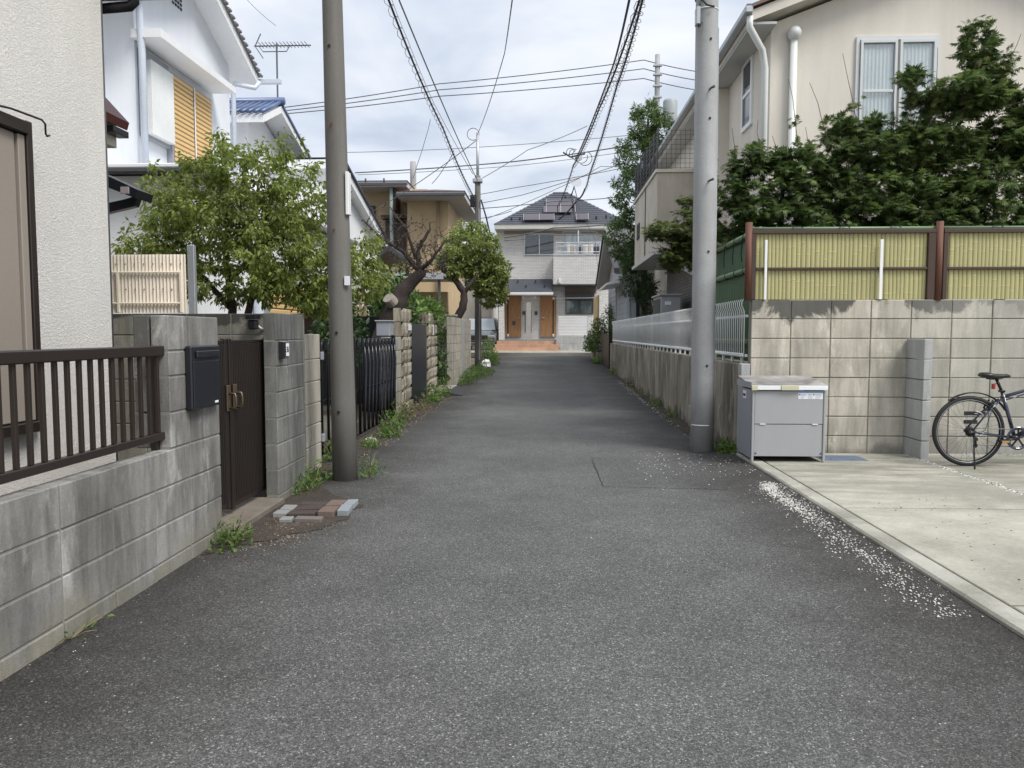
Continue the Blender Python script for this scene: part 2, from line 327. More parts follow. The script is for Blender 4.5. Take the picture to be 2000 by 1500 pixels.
# ------------------------------------------------------------------ mesh helpers
def G(y): return 0.0 if y < 14 else .014 * (min(y, 40) - 14)
ORG = {}
class MB:
    def __init__(s): s.v = []; s.f = []; s.m = []; s.cur = 0
    def add(s, vs, fs):
        b = len(s.v); s.v += [tuple(p) for p in vs]; s.f += [tuple(b + i for i in q) for q in fs]; s.m += [s.cur] * len(fs); return s
    def box(s, x0, x1, y0, y1, z0, z1, ch=0, rz=0, piv=None):
        if ch <= 0:
            vs = [(x, y, z) for z in (z0, z1) for y in (y0, y1) for x in (x0, x1)]
            fs = [(0, 2, 3, 1), (4, 5, 7, 6), (0, 1, 5, 4), (2, 6, 7, 3), (0, 4, 6, 2), (1, 3, 7, 5)]
        else:
            ch = min(ch, (x1 - x0) * .45, (y1 - y0) * .45, (z1 - z0) * .45)
            vs = []; ix = {}
            X = (x0, x1); Y = (y0, y1); Z = (z0, z1)
            for a in (0, 1):
                for b in (0, 1):
                    for c in (0, 1):
                        for ax in range(3):
                            q = [X[a], Y[b], Z[c]]; sg = [1 if a == 0 else -1, 1 if b == 0 else -1, 1 if c == 0 else -1]
                            for k in range(3):
                                if k != ax: q[k] += sg[k] * ch
                            ix[(a, b, c, ax)] = len(vs); vs.append(tuple(q))
            I = lambda a, b, c, ax: ix[(a, b, c, ax)]
            fs = []
            for e in (0, 1):
                q = [I(e, 0, 0, 0), I(e, 1, 0, 0), I(e, 1, 1, 0), I(e, 0, 1, 0)]; fs.append(q if e else q[::-1])
                q = [I(0, e, 0, 1), I(1, e, 0, 1), I(1, e, 1, 1), I(0, e, 1, 1)]; fs.append(q[::-1] if e else q)
                q = [I(0, 0, e, 2), I(1, 0, e, 2), I(1, 1, e, 2), I(0, 1, e, 2)]; fs.append(q if e else q[::-1])
            for a in (0, 1):
                for b in (0, 1):
                    fs.append([I(a, b, 0, 0), I(a, b, 1, 0), I(a, b, 1, 1), I(a, b, 0, 1)])
                    fs.append([I(a, 0, b, 0), I(a, 1, b, 0), I(a, 1, b, 2), I(a, 0, b, 2)])
                    fs.append([I(0, a, b, 1), I(1, a, b, 1), I(1, a, b, 2), I(0, a, b, 2)])
                    for c in (0, 1): fs.append([I(a, b, c, 0), I(a, b, c, 1), I(a, b, c, 2)])
            cx, cy, cz = (x0 + x1) / 2, (y0 + y1) / 2, (z0 + z1) / 2
            for k, q in enumerate(fs):
                p = [Vector(vs[i]) for i in q]; nrm = (p[1] - p[0]).cross(p[2] - p[0]); ctr = sum(p, Vector()) / len(p) - Vector((cx, cy, cz))
                if nrm.dot(ctr) < 0: fs[k] = q[::-1]
        if rz:
            px, py = piv or ((x0 + x1) / 2, (y0 + y1) / 2); c_, s_ = cos(rz), sin(rz)
            vs = [(px + (x - px) * c_ - (y - py) * s_, py + (x - px) * s_ + (y - py) * c_, z) for x, y, z in vs]
        return s.add(vs, fs)
    def prism(s, poly, ax, a0, a1):
        """poly of 2-D points in the plane across axis ax, pushed from a0 to a1"""
        n = len(poly)
        def mk(p, a): return (a, p[0], p[1]) if ax == 'x' else ((p[0], a, p[1]) if ax == 'y' else (p[0], p[1], a))
        vs = [mk(p, a0) for p in poly] + [mk(p, a1) for p in poly]
        fs = [tuple(range(n))[::-1], tuple(range(n, 2 * n))] + [(i, (i + 1) % n, n + (i + 1) % n, n + i) for i in range(n)]
        return s.add(vs, fs)
    def tube(s, pts, r, n=8, caps=True, squash=1):
        pts = [Vector(p) for p in pts]; k = len(pts)
        rs = r if isinstance(r, (list, tuple)) else [r] * k
        t0 = (pts[1] - pts[0]).normalized(); up = Vector((0, 0, 1)) if abs(t0.z) < .9 else Vector((1, 0, 0))
        a = t0.cross(up).normalized(); vs = []
        for i in range(k):
            t = (pts[min(i + 1, k - 1)] - pts[max(i - 1, 0)]);
            if t.length < 1e-9: t = t0.copy()
            t.normalize(); a = (a - t * a.dot(t)); a = a.normalized() if a.length > 1e-6 else t.orthogonal().normalized(); b = t.cross(a)
            for j in range(n):
                w = 2 * pi * j / n; vs.append(pts[i] + (a * cos(w) + b * sin(w) * squash) * rs[i])
        fs = [(i * n + j, i * n + (j + 1) % n, (i + 1) * n + (j + 1) % n, (i + 1) * n + j) for i in range(k - 1) for j in range(n)]
        if caps: fs += [tuple(range(n))[::-1], tuple((k - 1) * n + j for j in range(n))]
        return s.add(vs, fs)
    def lathe(s, prof, c=(0, 0, 0), n=20):
        vs = [(c[0] + r * cos(2 * pi * j / n), c[1] + r * sin(2 * pi * j / n), c[2] + z) for r, z in prof for j in range(n)]; k = len(prof)
        fs = [(i * n + j, i * n + (j + 1) % n, (i + 1) * n + (j + 1) % n, (i + 1) * n + j) for i in range(k - 1) for j in range(n)]
        fs += [tuple(range(n))[::-1], tuple((k - 1) * n + j for j in range(n))]
        return s.add(vs, fs)
    def torus(s, c, R, r, ax='y', n=48, k=8, a0=0, a1=2 * pi, ry=None):
        full = abs(a1 - a0 - 2 * pi) < 1e-4; vs = []; m = n if full else n + 1
        for i in range(m):
            w = a0 + (a1 - a0) * i / n
            for j in range(k):
                p = 2 * pi * j / k; rr = R + r * cos(p); o = (ry or r) * sin(p)
                vs.append((c[0] + rr * cos(w), c[1] + o, c[2] + rr * sin(w)) if ax == 'y' else (c[0] + rr * cos(w), c[1] + rr * sin(w), c[2] + o))
        fs = [(i * k + j, i * k + (j + 1) % k, ((i + 1) % m) * k + (j + 1) % k, ((i + 1) % m) * k + j) for i in range(n if not full else m) for j in range(k)]
        return s.add(vs, fs)
    def mesh(s, name, mats, org=(0, 0, 0), smooth=False):
        me = bpy.data.meshes.new(name); me.from_pydata([(x - org[0], y - org[1], z - org[2]) for x, y, z in s.v], [], s.f)
        for m in (mats if isinstance(mats, (list, tuple)) else [mats]): me.materials.append(m)
        if any(s.m): me.polygons.foreach_set('material_index', s.m)
        if smooth: me.polygons.foreach_set('use_smooth', [True] * len(s.f))
        me.update(); return me
    def build(s, name, mats, parent=None, org=None, smooth=False):
        o_ = ORG.get(parent.name, (0, 0, 0)) if parent else (org or (0, 0, 0))
        ob = bpy.data.objects.new(name, s.mesh(name, mats, o_, smooth)); C.objects.link(ob)
        if parent: ob.parent = parent; ORG[ob.name] = o_
        else: ob.location = o_; ORG[ob.name] = o_
        return ob
def tag(o, label=None, cat=None, group=None, kind=None):
    if label: o['label'] = label
    if cat: o['category'] = cat
    if group: o['group'] = group
    if kind: o['kind'] = kind
    return o
def thing(name, loc, label, cat, group=None):
    e = bpy.data.objects.new(name, None); C.objects.link(e); e.location = loc; ORG[e.name] = tuple(loc); e.empty_display_size = .1
    return tag(e, label, cat, group)
def part(name, me, parent, loc, rot=(0, 0, 0), scale=None):
    """a piece sharing mesh data; loc in world"""
    o = bpy.data.objects.new(name, me); C.objects.link(o); o.parent = parent; b = ORG.get(parent.name, (0, 0, 0))
    o.location = (loc[0] - b[0], loc[1] - b[1], loc[2] - b[2]); o.rotation_euler = rot
    if scale: o.scale = scale
    return o
def B(name, x0, x1, y0, y1, z0, z1, m, parent=None, ch=.004, **k):
    return MB().box(x0, x1, y0, y1, z0, z1, ch).build(name, m, parent, **k)
_bc = {}
def unit_box(sx, sy, sz, m, ch=.005, nm='block'):
    k = (round(sx, 3), round(sy, 3), round(sz, 3), m.name, ch)
    if k not in _bc: _bc[k] = MB().box(-sx / 2, sx / 2, -sy / 2, sy / 2, -sz / 2, sz / 2, ch).mesh(nm, m)
    return _bc[k]
def piece(nm, x0, x1, y0, y1, z0, z1, m, parent, ch=.005, rot=(0, 0, 0)):
    return part(nm, unit_box(x1 - x0, y1 - y0, z1 - z0, m, ch, nm), parent, ((x0 + x1) / 2, (y0 + y1) / 2, (z0 + z1) / 2), rot)
def blocks(parent, axis, us, zs, w0, w1, m, nm='block', j=.008, jit=.002):
    """stack-bonded blocks: us cuts along the wall, zs cuts up it, w0..w1 the wall's thickness"""
    for a, b in zip(us, us[1:]):
        for c, d in zip(zs, zs[1:]):
            o = random.uniform(-jit, jit)
            if axis == 'x': piece(nm, round(a + j / 2, 3), round(b - j / 2, 3), w0 + o, w1 + o, round(c + j / 2, 3), round(d - j / 2, 3), m, parent)
            else: piece(nm, w0 + o, w1 + o, round(a + j / 2, 3), round(b - j / 2, 3), round(c + j / 2, 3), round(d - j / 2, 3), m, parent)
def frange(a, b, st, off=0):
    r = [a]; x = a + (off or st)
    while x < b - st * .12: r.append(x); x += st
    return r + [b]
def sheet(name, x0, x1, y0, y1, dz, m, nx=1):
    ys = sorted({y0, y1} | {y for y in (14, 20, 26, 33, 40) if y0 < y < y1}); vs = []; fs = []
    for y in ys: vs += [(x0, y, G(y) + dz), (x1, y, G(y) + dz)]
    for i in range(len(ys) - 1): fs.append((2 * i, 2 * i + 1, 2 * i + 3, 2 * i + 2))
    return tag(MB().add(vs, fs).build(name, m), kind='structure')

# ------------------------------------------------------------------ ground
sheet('ground', -900, 900, -60, 900, -.03, m_yard)
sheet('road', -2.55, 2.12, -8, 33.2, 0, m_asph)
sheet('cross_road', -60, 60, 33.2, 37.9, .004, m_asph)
tag(B('pavement', -14, 14, 37.9, 39.3, .30, G(40) + .055, M('pale_paving', (.58, .56, .47), .85, var=.12, fine=.08)), kind='structure')
# concrete parking pad on the right with its kerb strip and cut joints
pad = MB()
for a, b in ((-6, 1.15), (1.175, 3.585), (3.61, 5.59), (5.618, 8.18)):
    pad.box(2.17, 3.735, a, b, -.02, .055, .004)
    pad.box(3.775, 9, a - .02, b - .02, -.02, .056, .004)
tag(pad.build('parking_pad', m_pad), kind='structure')
tag(MB().box(2.02, 2.155, -6, 8.16, -.03, .06, .012).build('kerb', m_kerb), kind='structure')
tag(MB().box(2.15, 9, -6, 8.18, -.03, .022).build('pad_joint_fill', M('joint_dirt', (.06, .055, .045), .95)), kind='structure')
# ground edge on the left: soil and step
def blob_sheet(name, pts, z, m, sub=5, jit=.03):
    P = []; n = len(pts)
    for i in range(n):
        a, b = Vector(pts[i]), Vector(pts[(i + 1) % n])
        for k in range(sub): q = a.lerp(b, k / sub); P.append((q.x + random.uniform(-jit, jit), q.y + random.uniform(-jit, jit)))
    return tag(MB().add([(x, y, G(y) + z) for x, y in P], [tuple(range(len(P)))]).build(name, m), kind='structure')
blob_sheet('soil_patch', [(-2.03, 4.42), (-1.90, 4.60), (-1.69, 4.84), (-1.50, 5.04), (-1.42, 5.3), (-1.40, 5.75), (-1.58, 5.95), (-1.78, 6.25), (-2.0, 6.6), (-2.08, 7.4), (-2.3, 7.5), (-2.3, 4.5)], .004, m_soil, 6, .03)
blob_sheet('verge', [(-2.02, 7.2), (-1.97, 8.3), (-2.0, 9.5), (-2.02, 11), (-1.98, 13), (-1.98, 15), (-2.0, 17.0), (-2.8, 17), (-2.8, 12.2), (-2.6, 7.2)], .006, m_soil, 8, .04)
blob_sheet('wall_foot_dirt', [(1.92, 8.7), (1.86, 10), (1.90, 13), (1.93, 17), (1.9, 24), (2.12, 24), (2.12, 8.7)], .005, m_soil, 8, .025)
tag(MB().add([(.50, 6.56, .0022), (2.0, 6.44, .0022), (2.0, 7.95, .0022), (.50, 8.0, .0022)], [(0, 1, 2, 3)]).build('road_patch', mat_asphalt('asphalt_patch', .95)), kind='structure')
sh_m = MB().add([(1.5, -6, -.001), (2.03, -6, .034), (2.03, 8.25, .034), (1.5, 8.25, -.001), (1.5, 9.2, -.001), (2.03, 9.2, .004)], [(0, 1, 2, 3), (3, 2, 5, 4)])
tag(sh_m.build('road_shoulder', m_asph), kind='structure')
# road seams and a crack
sm = MB()
def crack(pts, w, z=.0035):
    P = [Vector((x, y, 0)) for x, y in pts]; Q = []
    for a, b in zip(P, P[1:]):
        n = max(2, int((b - a).length / .06))
        for k in range(n): q = a.lerp(b, k / n); Q.append(q + Vector((random.uniform(-.006, .006), random.uniform(-.006, .006), 0)))
    Q.append(P[-1]); vs = []
    for i, q in enumerate(Q):
        t = (Q[min(i + 1, len(Q) - 1)] - Q[max(i - 1, 0)]).normalized(); nrm = Vector((-t.y, t.x, 0)); ww = w * random.uniform(.4, 1.2)
        vs += [tuple(q + nrm * ww / 2 + Vector((0, 0, z + G(q.y)))), tuple(q - nrm * ww / 2 + Vector((0, 0, z + G(q.y))))]
    sm.add(vs, [(2 * i, 2 * i + 1, 2 * i + 3, 2 * i + 2) for i in range(len(Q) - 1)])
crack([(.49, 8.0), (.50, 6.55)], .011); crack([(.49, 8.03), (1.2, 7.98), (1.5, 7.97)], .004); crack([(.5, 6.52), (1.0, 6.47)], .003)
tag(sm.build('road_seam', M('bitumen_seam', (.025, .025, .026), .9)), kind='structure')

# ------------------------------------------------------------------ LEFT: low block wall with mailbox pier
XL = -2.06
w = thing('block_wall', (XL - .05, 3.0, 0), 'low grey concrete block wall with streaked blocks and a taller mailbox end, nearest on the left', 'wall')
ys = frange(-.86, 4.76, .4); zs = [-.1, .08, .28, .48, .68]
MB().box(XL - .095, XL - .006, -.86, 4.755, -.1, .672).build('mortar', m_mort, w)
blocks(w, 'y', ys, zs, XL - .1, XL, m_blk)
MB().box(XL - .095, XL - .006, 4.125, 4.755, .672, 1.395).build('mortar', m_mort, w)
blocks(w, 'y', [4.12, 4.36, 4.76], [.68, .88, 1.08, 1.28 - .06, 1.42], XL - .1, XL, m_blk)
# rear return of pier
blocks(w, 'x', [XL - .2, XL - .105], [.68, .88, 1.08, 1.22, 1.42], 4.12, 4.22, m_blkd)

rl = thing('railing', (-2.11, 2.5, .68), 'dark brown aluminium railing with square bars on top of the low block wall', 'railing')
B('top_rail', -2.145, -2.085, -.8, 4.22, 1.195, 1.25, m_brown, rl, .006)
B('bottom_rail', -2.13, -2.095, -.8, 4.24, .735, .775, m_brown, rl, .004)
y = -.7
while y < 4.2:
    piece('bar', -2.122, -2.102, y - .01, y + .01, .775, 1.195, m_brown, rl, .002); y += .087
for y in (4.12, 2.2, .3): B('post', -2.165, -2.125, y - .025, y + .025, .67, 1.195, m_brown, rl, .004)

mb = thing('mailbox', (-1.99, 4.35, .9), 'tall dark charcoal mailbox hung on the end of the low block wall', 'mailbox')
B('body', -2.058, -2.018, 4.30, 4.69, .875, 1.245, m_mail, mb, .008)
B('door', -2.0179, -2.010, 4.31, 4.655, .88, 1.155, m_mail, mb, .003)
B('slot_flap', -2.0179, -2.004, 4.35, 4.66, 1.175, 1.215, m_mail, mb, .004)
B('label_plate', -2.0099, -2.007, 4.58, 4.625, .895, .908, m_wplas, mb, .001)

# gate
gt = thing('entrance_gate', (-2.2, 5.4, .05), 'dark brown double gate of narrow vertical slats between block piers', 'gate')
for (a, b, zb) in ((4.64, 5.21, .10), (5.24, 6.00, .08)):
    lf = thing('gate_leaf', (-2.2, (a + b) / 2, .1), None, None); lf.parent = gt; lf.location = Vector(lf.location) - gt.location
    B('stile', -2.225, -2.19, a, a + .045, zb, 1.28, m_brown2, lf); B('stile', -2.225, -2.19, b - .045, b, zb, 1.28, m_brown2, lf)
    B('rail', -2.22, -2.195, a + .045, b - .045, 1.245, 1.27, m_brown2, lf); B('rail', -2.22, -2.195, a + .045, b - .045, zb + .01, zb + .05, m_brown2, lf)
    y = a + .06
    while y < b - .05:
        piece('slat', -2.212, -2.192, y - .009, y + .009, zb + .05, 1.245, m_brown2, lf, .002); y += .03
m_bronze = M('worn_bronze', (.12, .09, .06), .4, metal=.5)
for y in (5.19, 5.30):
    h = B('handle_plate', -2.188, -2.176, y - .03, y + .03, .78, .96, m_bronze, gt, .003)
    MB().tube([(-2.176, y, .90), (-2.135, y, .90), (-2.13, y, .87), (-2.13, y, .83), (-2.135, y, .80), (-2.176, y, .80)], .009, 8).build('handle', m_bronze, gt, smooth=True)
tag(MB().box(-3.2, -2.02, 4.78, 5.82, -.03, .045, .008).build('gate_step', M('worn_concrete', (.165, .145, .118), .95, var=.2, fine=.12, bump=.3, dirt=(.09, .07, .055), dirt_amt=.3)), kind='structure')

# pier with nameplate + beige end
pr = thing('block_pier', (XL - .05, 6.2, 0), 'dark grey block pier carrying a white nameplate beside the brown gate', 'pier')
MB().box(XL - .095, XL - .006, 5.805, 6.47, -.1, 1.47).build('mortar', m_mort, pr)
blocks(pr, 'y', [5.80, 6.11, 6.475], [-.1, .06, .26, .46, .66, .86, 1.06, 1.26, 1.475], XL - .1, XL, m_blkd)
bw = thing('block_wall_end', (XL - .1, 7.0, 0), 'short beige block wall between the nameplate pier and the black folding gate', 'wall')
MB().box(XL - .25, XL - .146, 6.51, 7.4, -.1, 1.30).build('mortar', m_mortb, bw)
blocks(bw, 'y', [6.50, 7.02, 7.42], [-.1, .05, .25, .45, .65, .86, 1.07, 1.31], XL - .25, XL - .14, m_blkt)
# nameplate and door phone
npz = 1.17
dp = thing('door_phone', (XL + .01, 5.96, npz), 'small black and silver door phone on the dark pier left of the nameplate', 'intercom')
B('housing', XL, XL + .03, 5.885, 5.935, 1.125, 1.255, m_alu, dp, .003); B('face', XL + .0305, XL + .034, 5.892, 5.93, 1.135, 1.245, m_ink, dp, .001)
B('shade', XL, XL + .045, 5.85, 5.884, 1.12, 1.252, m_ink, dp, .003)
nm = thing('nameplate', (XL + .01, 6.05, npz), 'white nameplate with two black characters on the dark block pier', 'sign')
B('plate', XL, XL + .012, 5.945, 6.07, 1.135, 1.235, m_wplas, nm, .002)
def text(s, size, loc, rot, m, parent, name='lettering', ext=.0008):
    c = bpy.data.curves.new(name, 'FONT'); c.body = s; c.size = size; c.extrude = ext; c.align_x = 'CENTER'; c.align_y = 'CENTER'
    o = bpy.data.objects.new(name + '_curve', c); C.objects.link(o)
    dg = bpy.context.evaluated_depsgraph_get(); me = bpy.data.meshes.new_from_object(o.evaluated_get(dg)); bpy.data.objects.remove(o)
    me.materials.clear(); me.materials.append(m); b = ORG[parent.name]
    q = bpy.data.objects.new(name, me); C.objects.link(q); q.parent = parent; q.location = (loc[0] - b[0], loc[1] - b[1], loc[2] - b[2]); q.rotation_euler = rot
    return q
text('矢島', .052, (XL + .0135, 6.008, 1.186), (pi / 2, 0, pi / 2), m_ink, nm)

# loose pavers in front of the gate
pv = thing('paver_step', (-1.5, 5.7, 0), 'loose patchwork of brown and grey paving bricks laid on soil before the gate', 'paving')
def paver(x, y, sx, sy, rz, z, mi, tx=0, ty=0):
    part('paver', unit_box(sx, sy, .045, m_pav[mi], .004, 'paver'), pv, (x, y, z), (tx, ty, rz))
A = .05
for (x, y, sx, sy, z, mi) in ((-1.90, 5.40, .10, .13, .010, 0), (-1.90, 5.55, .10, .13, .010, 0), (-1.745, 5.39, .20, .13, .012, 2), (-1.745, 5.54, .20, .13, .013, 2), (-1.75, 5.68, .2, .1, .011, 2), (-1.575, 5.46, .12, .20, .020, 3), (-1.58, 5.68, .12, .20, .018, 3), (-1.465, 5.50, .085, .19, .022, 1), (-1.475, 5.71, .085, .18, .018, 1), (-1.81, 5.24, .09, .09, .004, 0), (-1.655, 5.25, .19, .085, .006, 4)):
    paver(x, y, sx - .004, sy - .004, A + random.uniform(-.03, .03), z, mi, random.uniform(-.04, .04), random.uniform(-.05, .05))

# boundary wall behind + corrugated screen
bd = thing('boundary_wall', (-4.0, 6.8, 0), 'dark stained block wall running left behind the brown gate, under the green tree', 'wall')
MB().box(-6.4, -2.17, 6.756, 6.85, -.1, 1.49).build('mortar', m_mort, bd)
blocks(bd, 'x', frange(-6.4, -2.165, .4), [-.1, .1, .3, .5, .7, .9, 1.1, 1.3, 1.495], 6.75, 6.85, m_blkshade)
cs = thing('corrugated_screen', (-3.9, 6.8, 1.5), 'cream corrugated screen panel in a frame above the boundary wall', 'screen')
def corr(x0, x1, z0, z1, yy, pitch=.032, amp=.008, sub=4):
    n = int((x1 - x0) / pitch * sub); vs = []
    for i in range(n + 1):
        x = x0 + (x1 - x0) * i / n; y = yy + amp * sin(2 * pi * i / sub)
        vs += [(x, y, z0), (x, y, z1), (x, y + .004, z0), (x, y + .004, z1)]
    fs = []
    for i in range(n):
        a = 4 * i; b = a + 4; fs += [(a, b, b + 1, a + 1), (a + 2, a + 3, b + 3, b + 2), (a + 1, b + 1, b + 3, a + 3)]
    return MB().add(vs, fs)
corr(-5.3, -3.215, 1.50, 2.02, 6.79).build('corrugated_sheet', m_cream_corr, cs)
for z in (1.86, 1.585): B('frame_rail', -5.0, -3.255, 6.762, 6.78, z - .008, z + .008, m_cream_corr, cs)
for x in (-3.255, -3.83): B('frame_stile', x - .012, x + .012, 6.76, 6.78, 1.5, 1.87, m_cream_corr, cs)
rv = MB()
for i in range(24):
    for z in (1.935, 1.71): rv.box(-5.2 + i * .0845 - .004, -5.2 + i * .0845 + .004, 6.776, 6.784, z - .004, z + .004)
tag(rv.build('rivet', m_dkgrey, cs), kind='stuff')
B('post', -3.19, -3.13, 6.77, 6.82, 1.4, 2.10, m_galv, cs)
fl = thing('floodlight', (-2.62, 6.55, 1.4), 'small black motion floodlight on the boundary wall behind the gate', 'lamp')
B('hood', -2.61, -2.52, 6.6, 6.72, 1.44, 1.48, m_black, fl); B('lamp_body', -2.60, -2.53, 6.62, 6.71, 1.35, 1.435, m_black, fl, .01)
MB().tube([(-2.56, 6.70, 1.4), (-2.52, 6.72, 1.36), (-2.50, 6.75, 1.35)], .012).build('bracket', m_galv, fl)

# ------------------------------------------------------------------ cream house (near left)
hs = thing('cream_house', (-5.5, 1, 0), 'near house with rough cream stucco wall and shuttered window, left edge', 'house')
B('wall', -9, -2.95, -4, 5.13, -.1, 7.5, m_stucco, hs, .01)
MB().tube([(-2.985, 5.16, 0), (-2.985, 5.16, 4.2)], .022, 8).build('drain_pipe', m_dkgrey, hs, smooth=True)
wf = B('window_frame', -2.95, -2.885, 2.1, 2.16, .78, 2.48, m_brown, hs)
B('jamb', -2.95, -2.885, 4.235, 4.285, .78, 2.50, m_brown, wf); B('sill', -2.95, -2.87, 2.16, 4.235, .76, .82, m_brown, wf); B('head', -2.95, -2.87, 2.16, 4.235, 2.42, 2.49, m_brown, wf)
m_taupe = M('taupe_shutter', (.27, .235, .20), .55, var=.04, fine=.03)
sh = B('shutter', -2.95, -2.905, 2.165, 4.16, .825, 2.415, m_taupe, hs, .006)
B('shutter_edge', -2.95, -2.895, 4.175, 4.23, .825, 2.415, m_taupe, hs, .004)
MB().tube([(-2.88, 3.9, 2.50), (-2.84, 4.05, 2.51), (-2.82, 4.27, 2.51), (-2.82, 4.30, 2.495), (-2.82, 4.30, 2.44), (-2.82, 4.31, 2.43), (-2.82, 4.335, 2.44)], .006, 6).build('hook', m_black, hs, smooth=True)
B('eave_board', -3.6, -2.50, 5.3, 5.95, 3.865, 3.94, M('brown_soffit', (.10, .06, .05), .6), hs)
B('eave_side', -3.6, -2.60, 5.13, 5.299, 3.60, 3.94, m_brown, hs)
MB().tube([(-2.79, 5.25, 3.62), (-2.79, 5.25, 3.555), (-2.82, 5.25, 3.53), (-2.90, 5.24, 3.52), (-3.05, 5.22, 3.50), (-3.10, 5.2, 3.4), (-3.10, 5.2, .1)], .034, 10).build('downpipe', m_black, hs, smooth=True)
# rear oriel and canopy
o = B('oriel', -5.2, -3.42, 5.13, 6.1, 2.79, 3.02, M('oriel_render', (.58, .54, .45), .8), hs)
MB().prism([(-5.4, 3.35), (-3.56, 3.24), (-3.34, 3.0), (-3.36, 2.94), (-3.55, 3.02), (-5.4, 3.04)], 'y', 5.14, 6.15).build('oriel_roof', M('red_brown_fascia', (.13, .035, .03), .5), hs)
B('gutter', -3.419, -3.33, 5.9, 6.12, 2.87, 2.92, m_black, hs)
MB().prism([(-4.3, 2.80), (-3.27, 2.50), (-2.97, 2.36), (-2.99, 2.30), (-3.3, 2.42), (-4.3, 2.72)], 'y', 5.55, 5.78).build('canopy', m_black, hs)
MB().prism([(-3.8, 2.16), (-3.1, 2.30), (-2.99, 2.33), (-3.02, 2.25), (-3.8, 2.08)], 'y', 5.60, 5.66).build('canopy_bracket', m_black, hs)
B('canopy_cap', -3.09, -3.03, 5.535, 5.549, 2.33, 2.38, M('pale_cap', (.3, .25, .27), .5), hs, .001)
B('canopy_wall', -4.5, -3.9, 5.14, 6.2, 0, 2.7, m_stucco, hs)

# ------------------------------------------------------------------ bluish white two-storey house
h1 = thing('white_house', (-7, 13, 0), 'bluish white two-storey gabled house with orange shutters behind the green tree', 'house')
B('lower_wall', -10, -4.6, 9.95, 18.3, -.1, 3.36, m_white, h1)
B('lower_roof', -10.2, -4.35, 9.7, 18.4, 3.40, 3.47, m_wplas, h1, .01)
B('gutter', -10.2, -4.30, 9.60, 9.69, 3.33, 3.41, m_dkgrey, h1, .02)
MB().prism([(11.25, 3.4), (14.65, 3.4), (14.65, 6.45), (12.95, 7.25), (11.25, 6.45)], 'x', -10.5, -6).build('upper_wall', m_bluew, h1)
def gable_roof(parent, x0, x1, ya, yr, yb, za, zr, zb, th, m, mf, name='roof'):
    MB().prism([(ya, za), (yr, zr), (yb, zb), (yb, zb - th), (yr, zr - th), (ya, za - th)], 'x', x0, x1 - .03).build('soffit', mf, parent)
    return MB().prism([(ya - .03, za + .03), (yr, zr + .05), (yb + .03, zb + .03), (yb + .03, zb), (yr, zr + .001), (ya - .03, za)], 'x', x0, x1).build(name, m, parent)
gable_roof(h1, -11, -5.58, 10.6, 12.95, 15.13, 6.25, 7.28, 6.30, .16, m_tileg, m_white)

# scalloped tile edge along the rake
rt = MB()
for i in range(16):
    t = i / 15; rt.box(-5.59, -5.54, 12.95 + 2.18 * t - .07, 12.95 + 2.18 * t + .07, 7.31 - .98 * t - .02, 7.31 - .98 * t + .03, .01)
tag(rt.build('verge_tiles', m_tileg, h1), kind='stuff')
MB().prism([(11.15, 5.70), (13.85, 5.70), (13.85, 5.60), (11.15, 5.58)], 'x', -5.995, -5.55).build('window_canopy', m_white, h1)
B('shutter_box', -5.995, -5.84, 11.42, 12.10, 4.28, 5.36, M('cool_white_panel', (.70, .72, .71), .6), h1)
B('shutter_box_frame', -5.995, -5.93, 11.32, 12.14, 4.22, 5.50, m_greyd, h1)
sw = B('window_shutter_frame', -5.995, -5.90, 12.14, 13.62, 3.85, 5.42, m_greyd, h1)
z = 3.9
while z < 5.36:
    for a, b in ((12.18, 12.86), (12.9, 13.56)): piece('slat', -5.90, -5.875, a, b, z, z + .06, m_shut, sw, .01)
    z += .075
B('mullion', -5.87, -5.86, 12.865, 12.895, 3.88, 5.4, m_wplas, sw)
MB().tube([(-5.86, 11.16, 6.3), (-5.86, 11.16, 5.8), (-5.86, 11.2, 5.35), (-5.86, 11.2, 3.5)], .05, 10).build('downpipe', m_pipeb, h1, smooth=True)
MB().tube([(-5.55, 15.0, 6.16), (-5.6, 14.9, 6.02), (-5.92, 14.72, 6.05), (-5.95, 14.72, 5.9), (-5.95, 14.72, 3.5)], .045, 10).build('downpipe', m_pipeb, h1, smooth=True)
B('gutter', -6, -5.2, 15.17, 15.28, 6.2, 6.28, m_pipeb, h1)
vt = MB()
for i in range(4):
    for j in range(3): vt.box(-5.996, -5.985, 12.45 + i * .09, 12.50 + i * .09, 6.60 + j * .07, 6.64 + j * .07)
tag(vt.build('vent', m_int, h1), kind='stuff')
B('window_frame', -4.6, -4.5, 12.3, 14.3, .6, 2.25, m_greyd, h1)
z = .65
while z < 2.15: piece('slat', -4.52, -4.48, 12.4, 14.2, z, z + .07, m_shut, h1, .01); z += .09
MB().tube([(-4.5, 11.95, 0), (-4.5, 11.95, 3.3)], .08, 10).build('drain_pipe', m_pipeb, h1, smooth=True)
B('side_window', -7.7, -6.4, 9.9, 9.96, 1.6, 2.9, m_dkgrey, h1); 

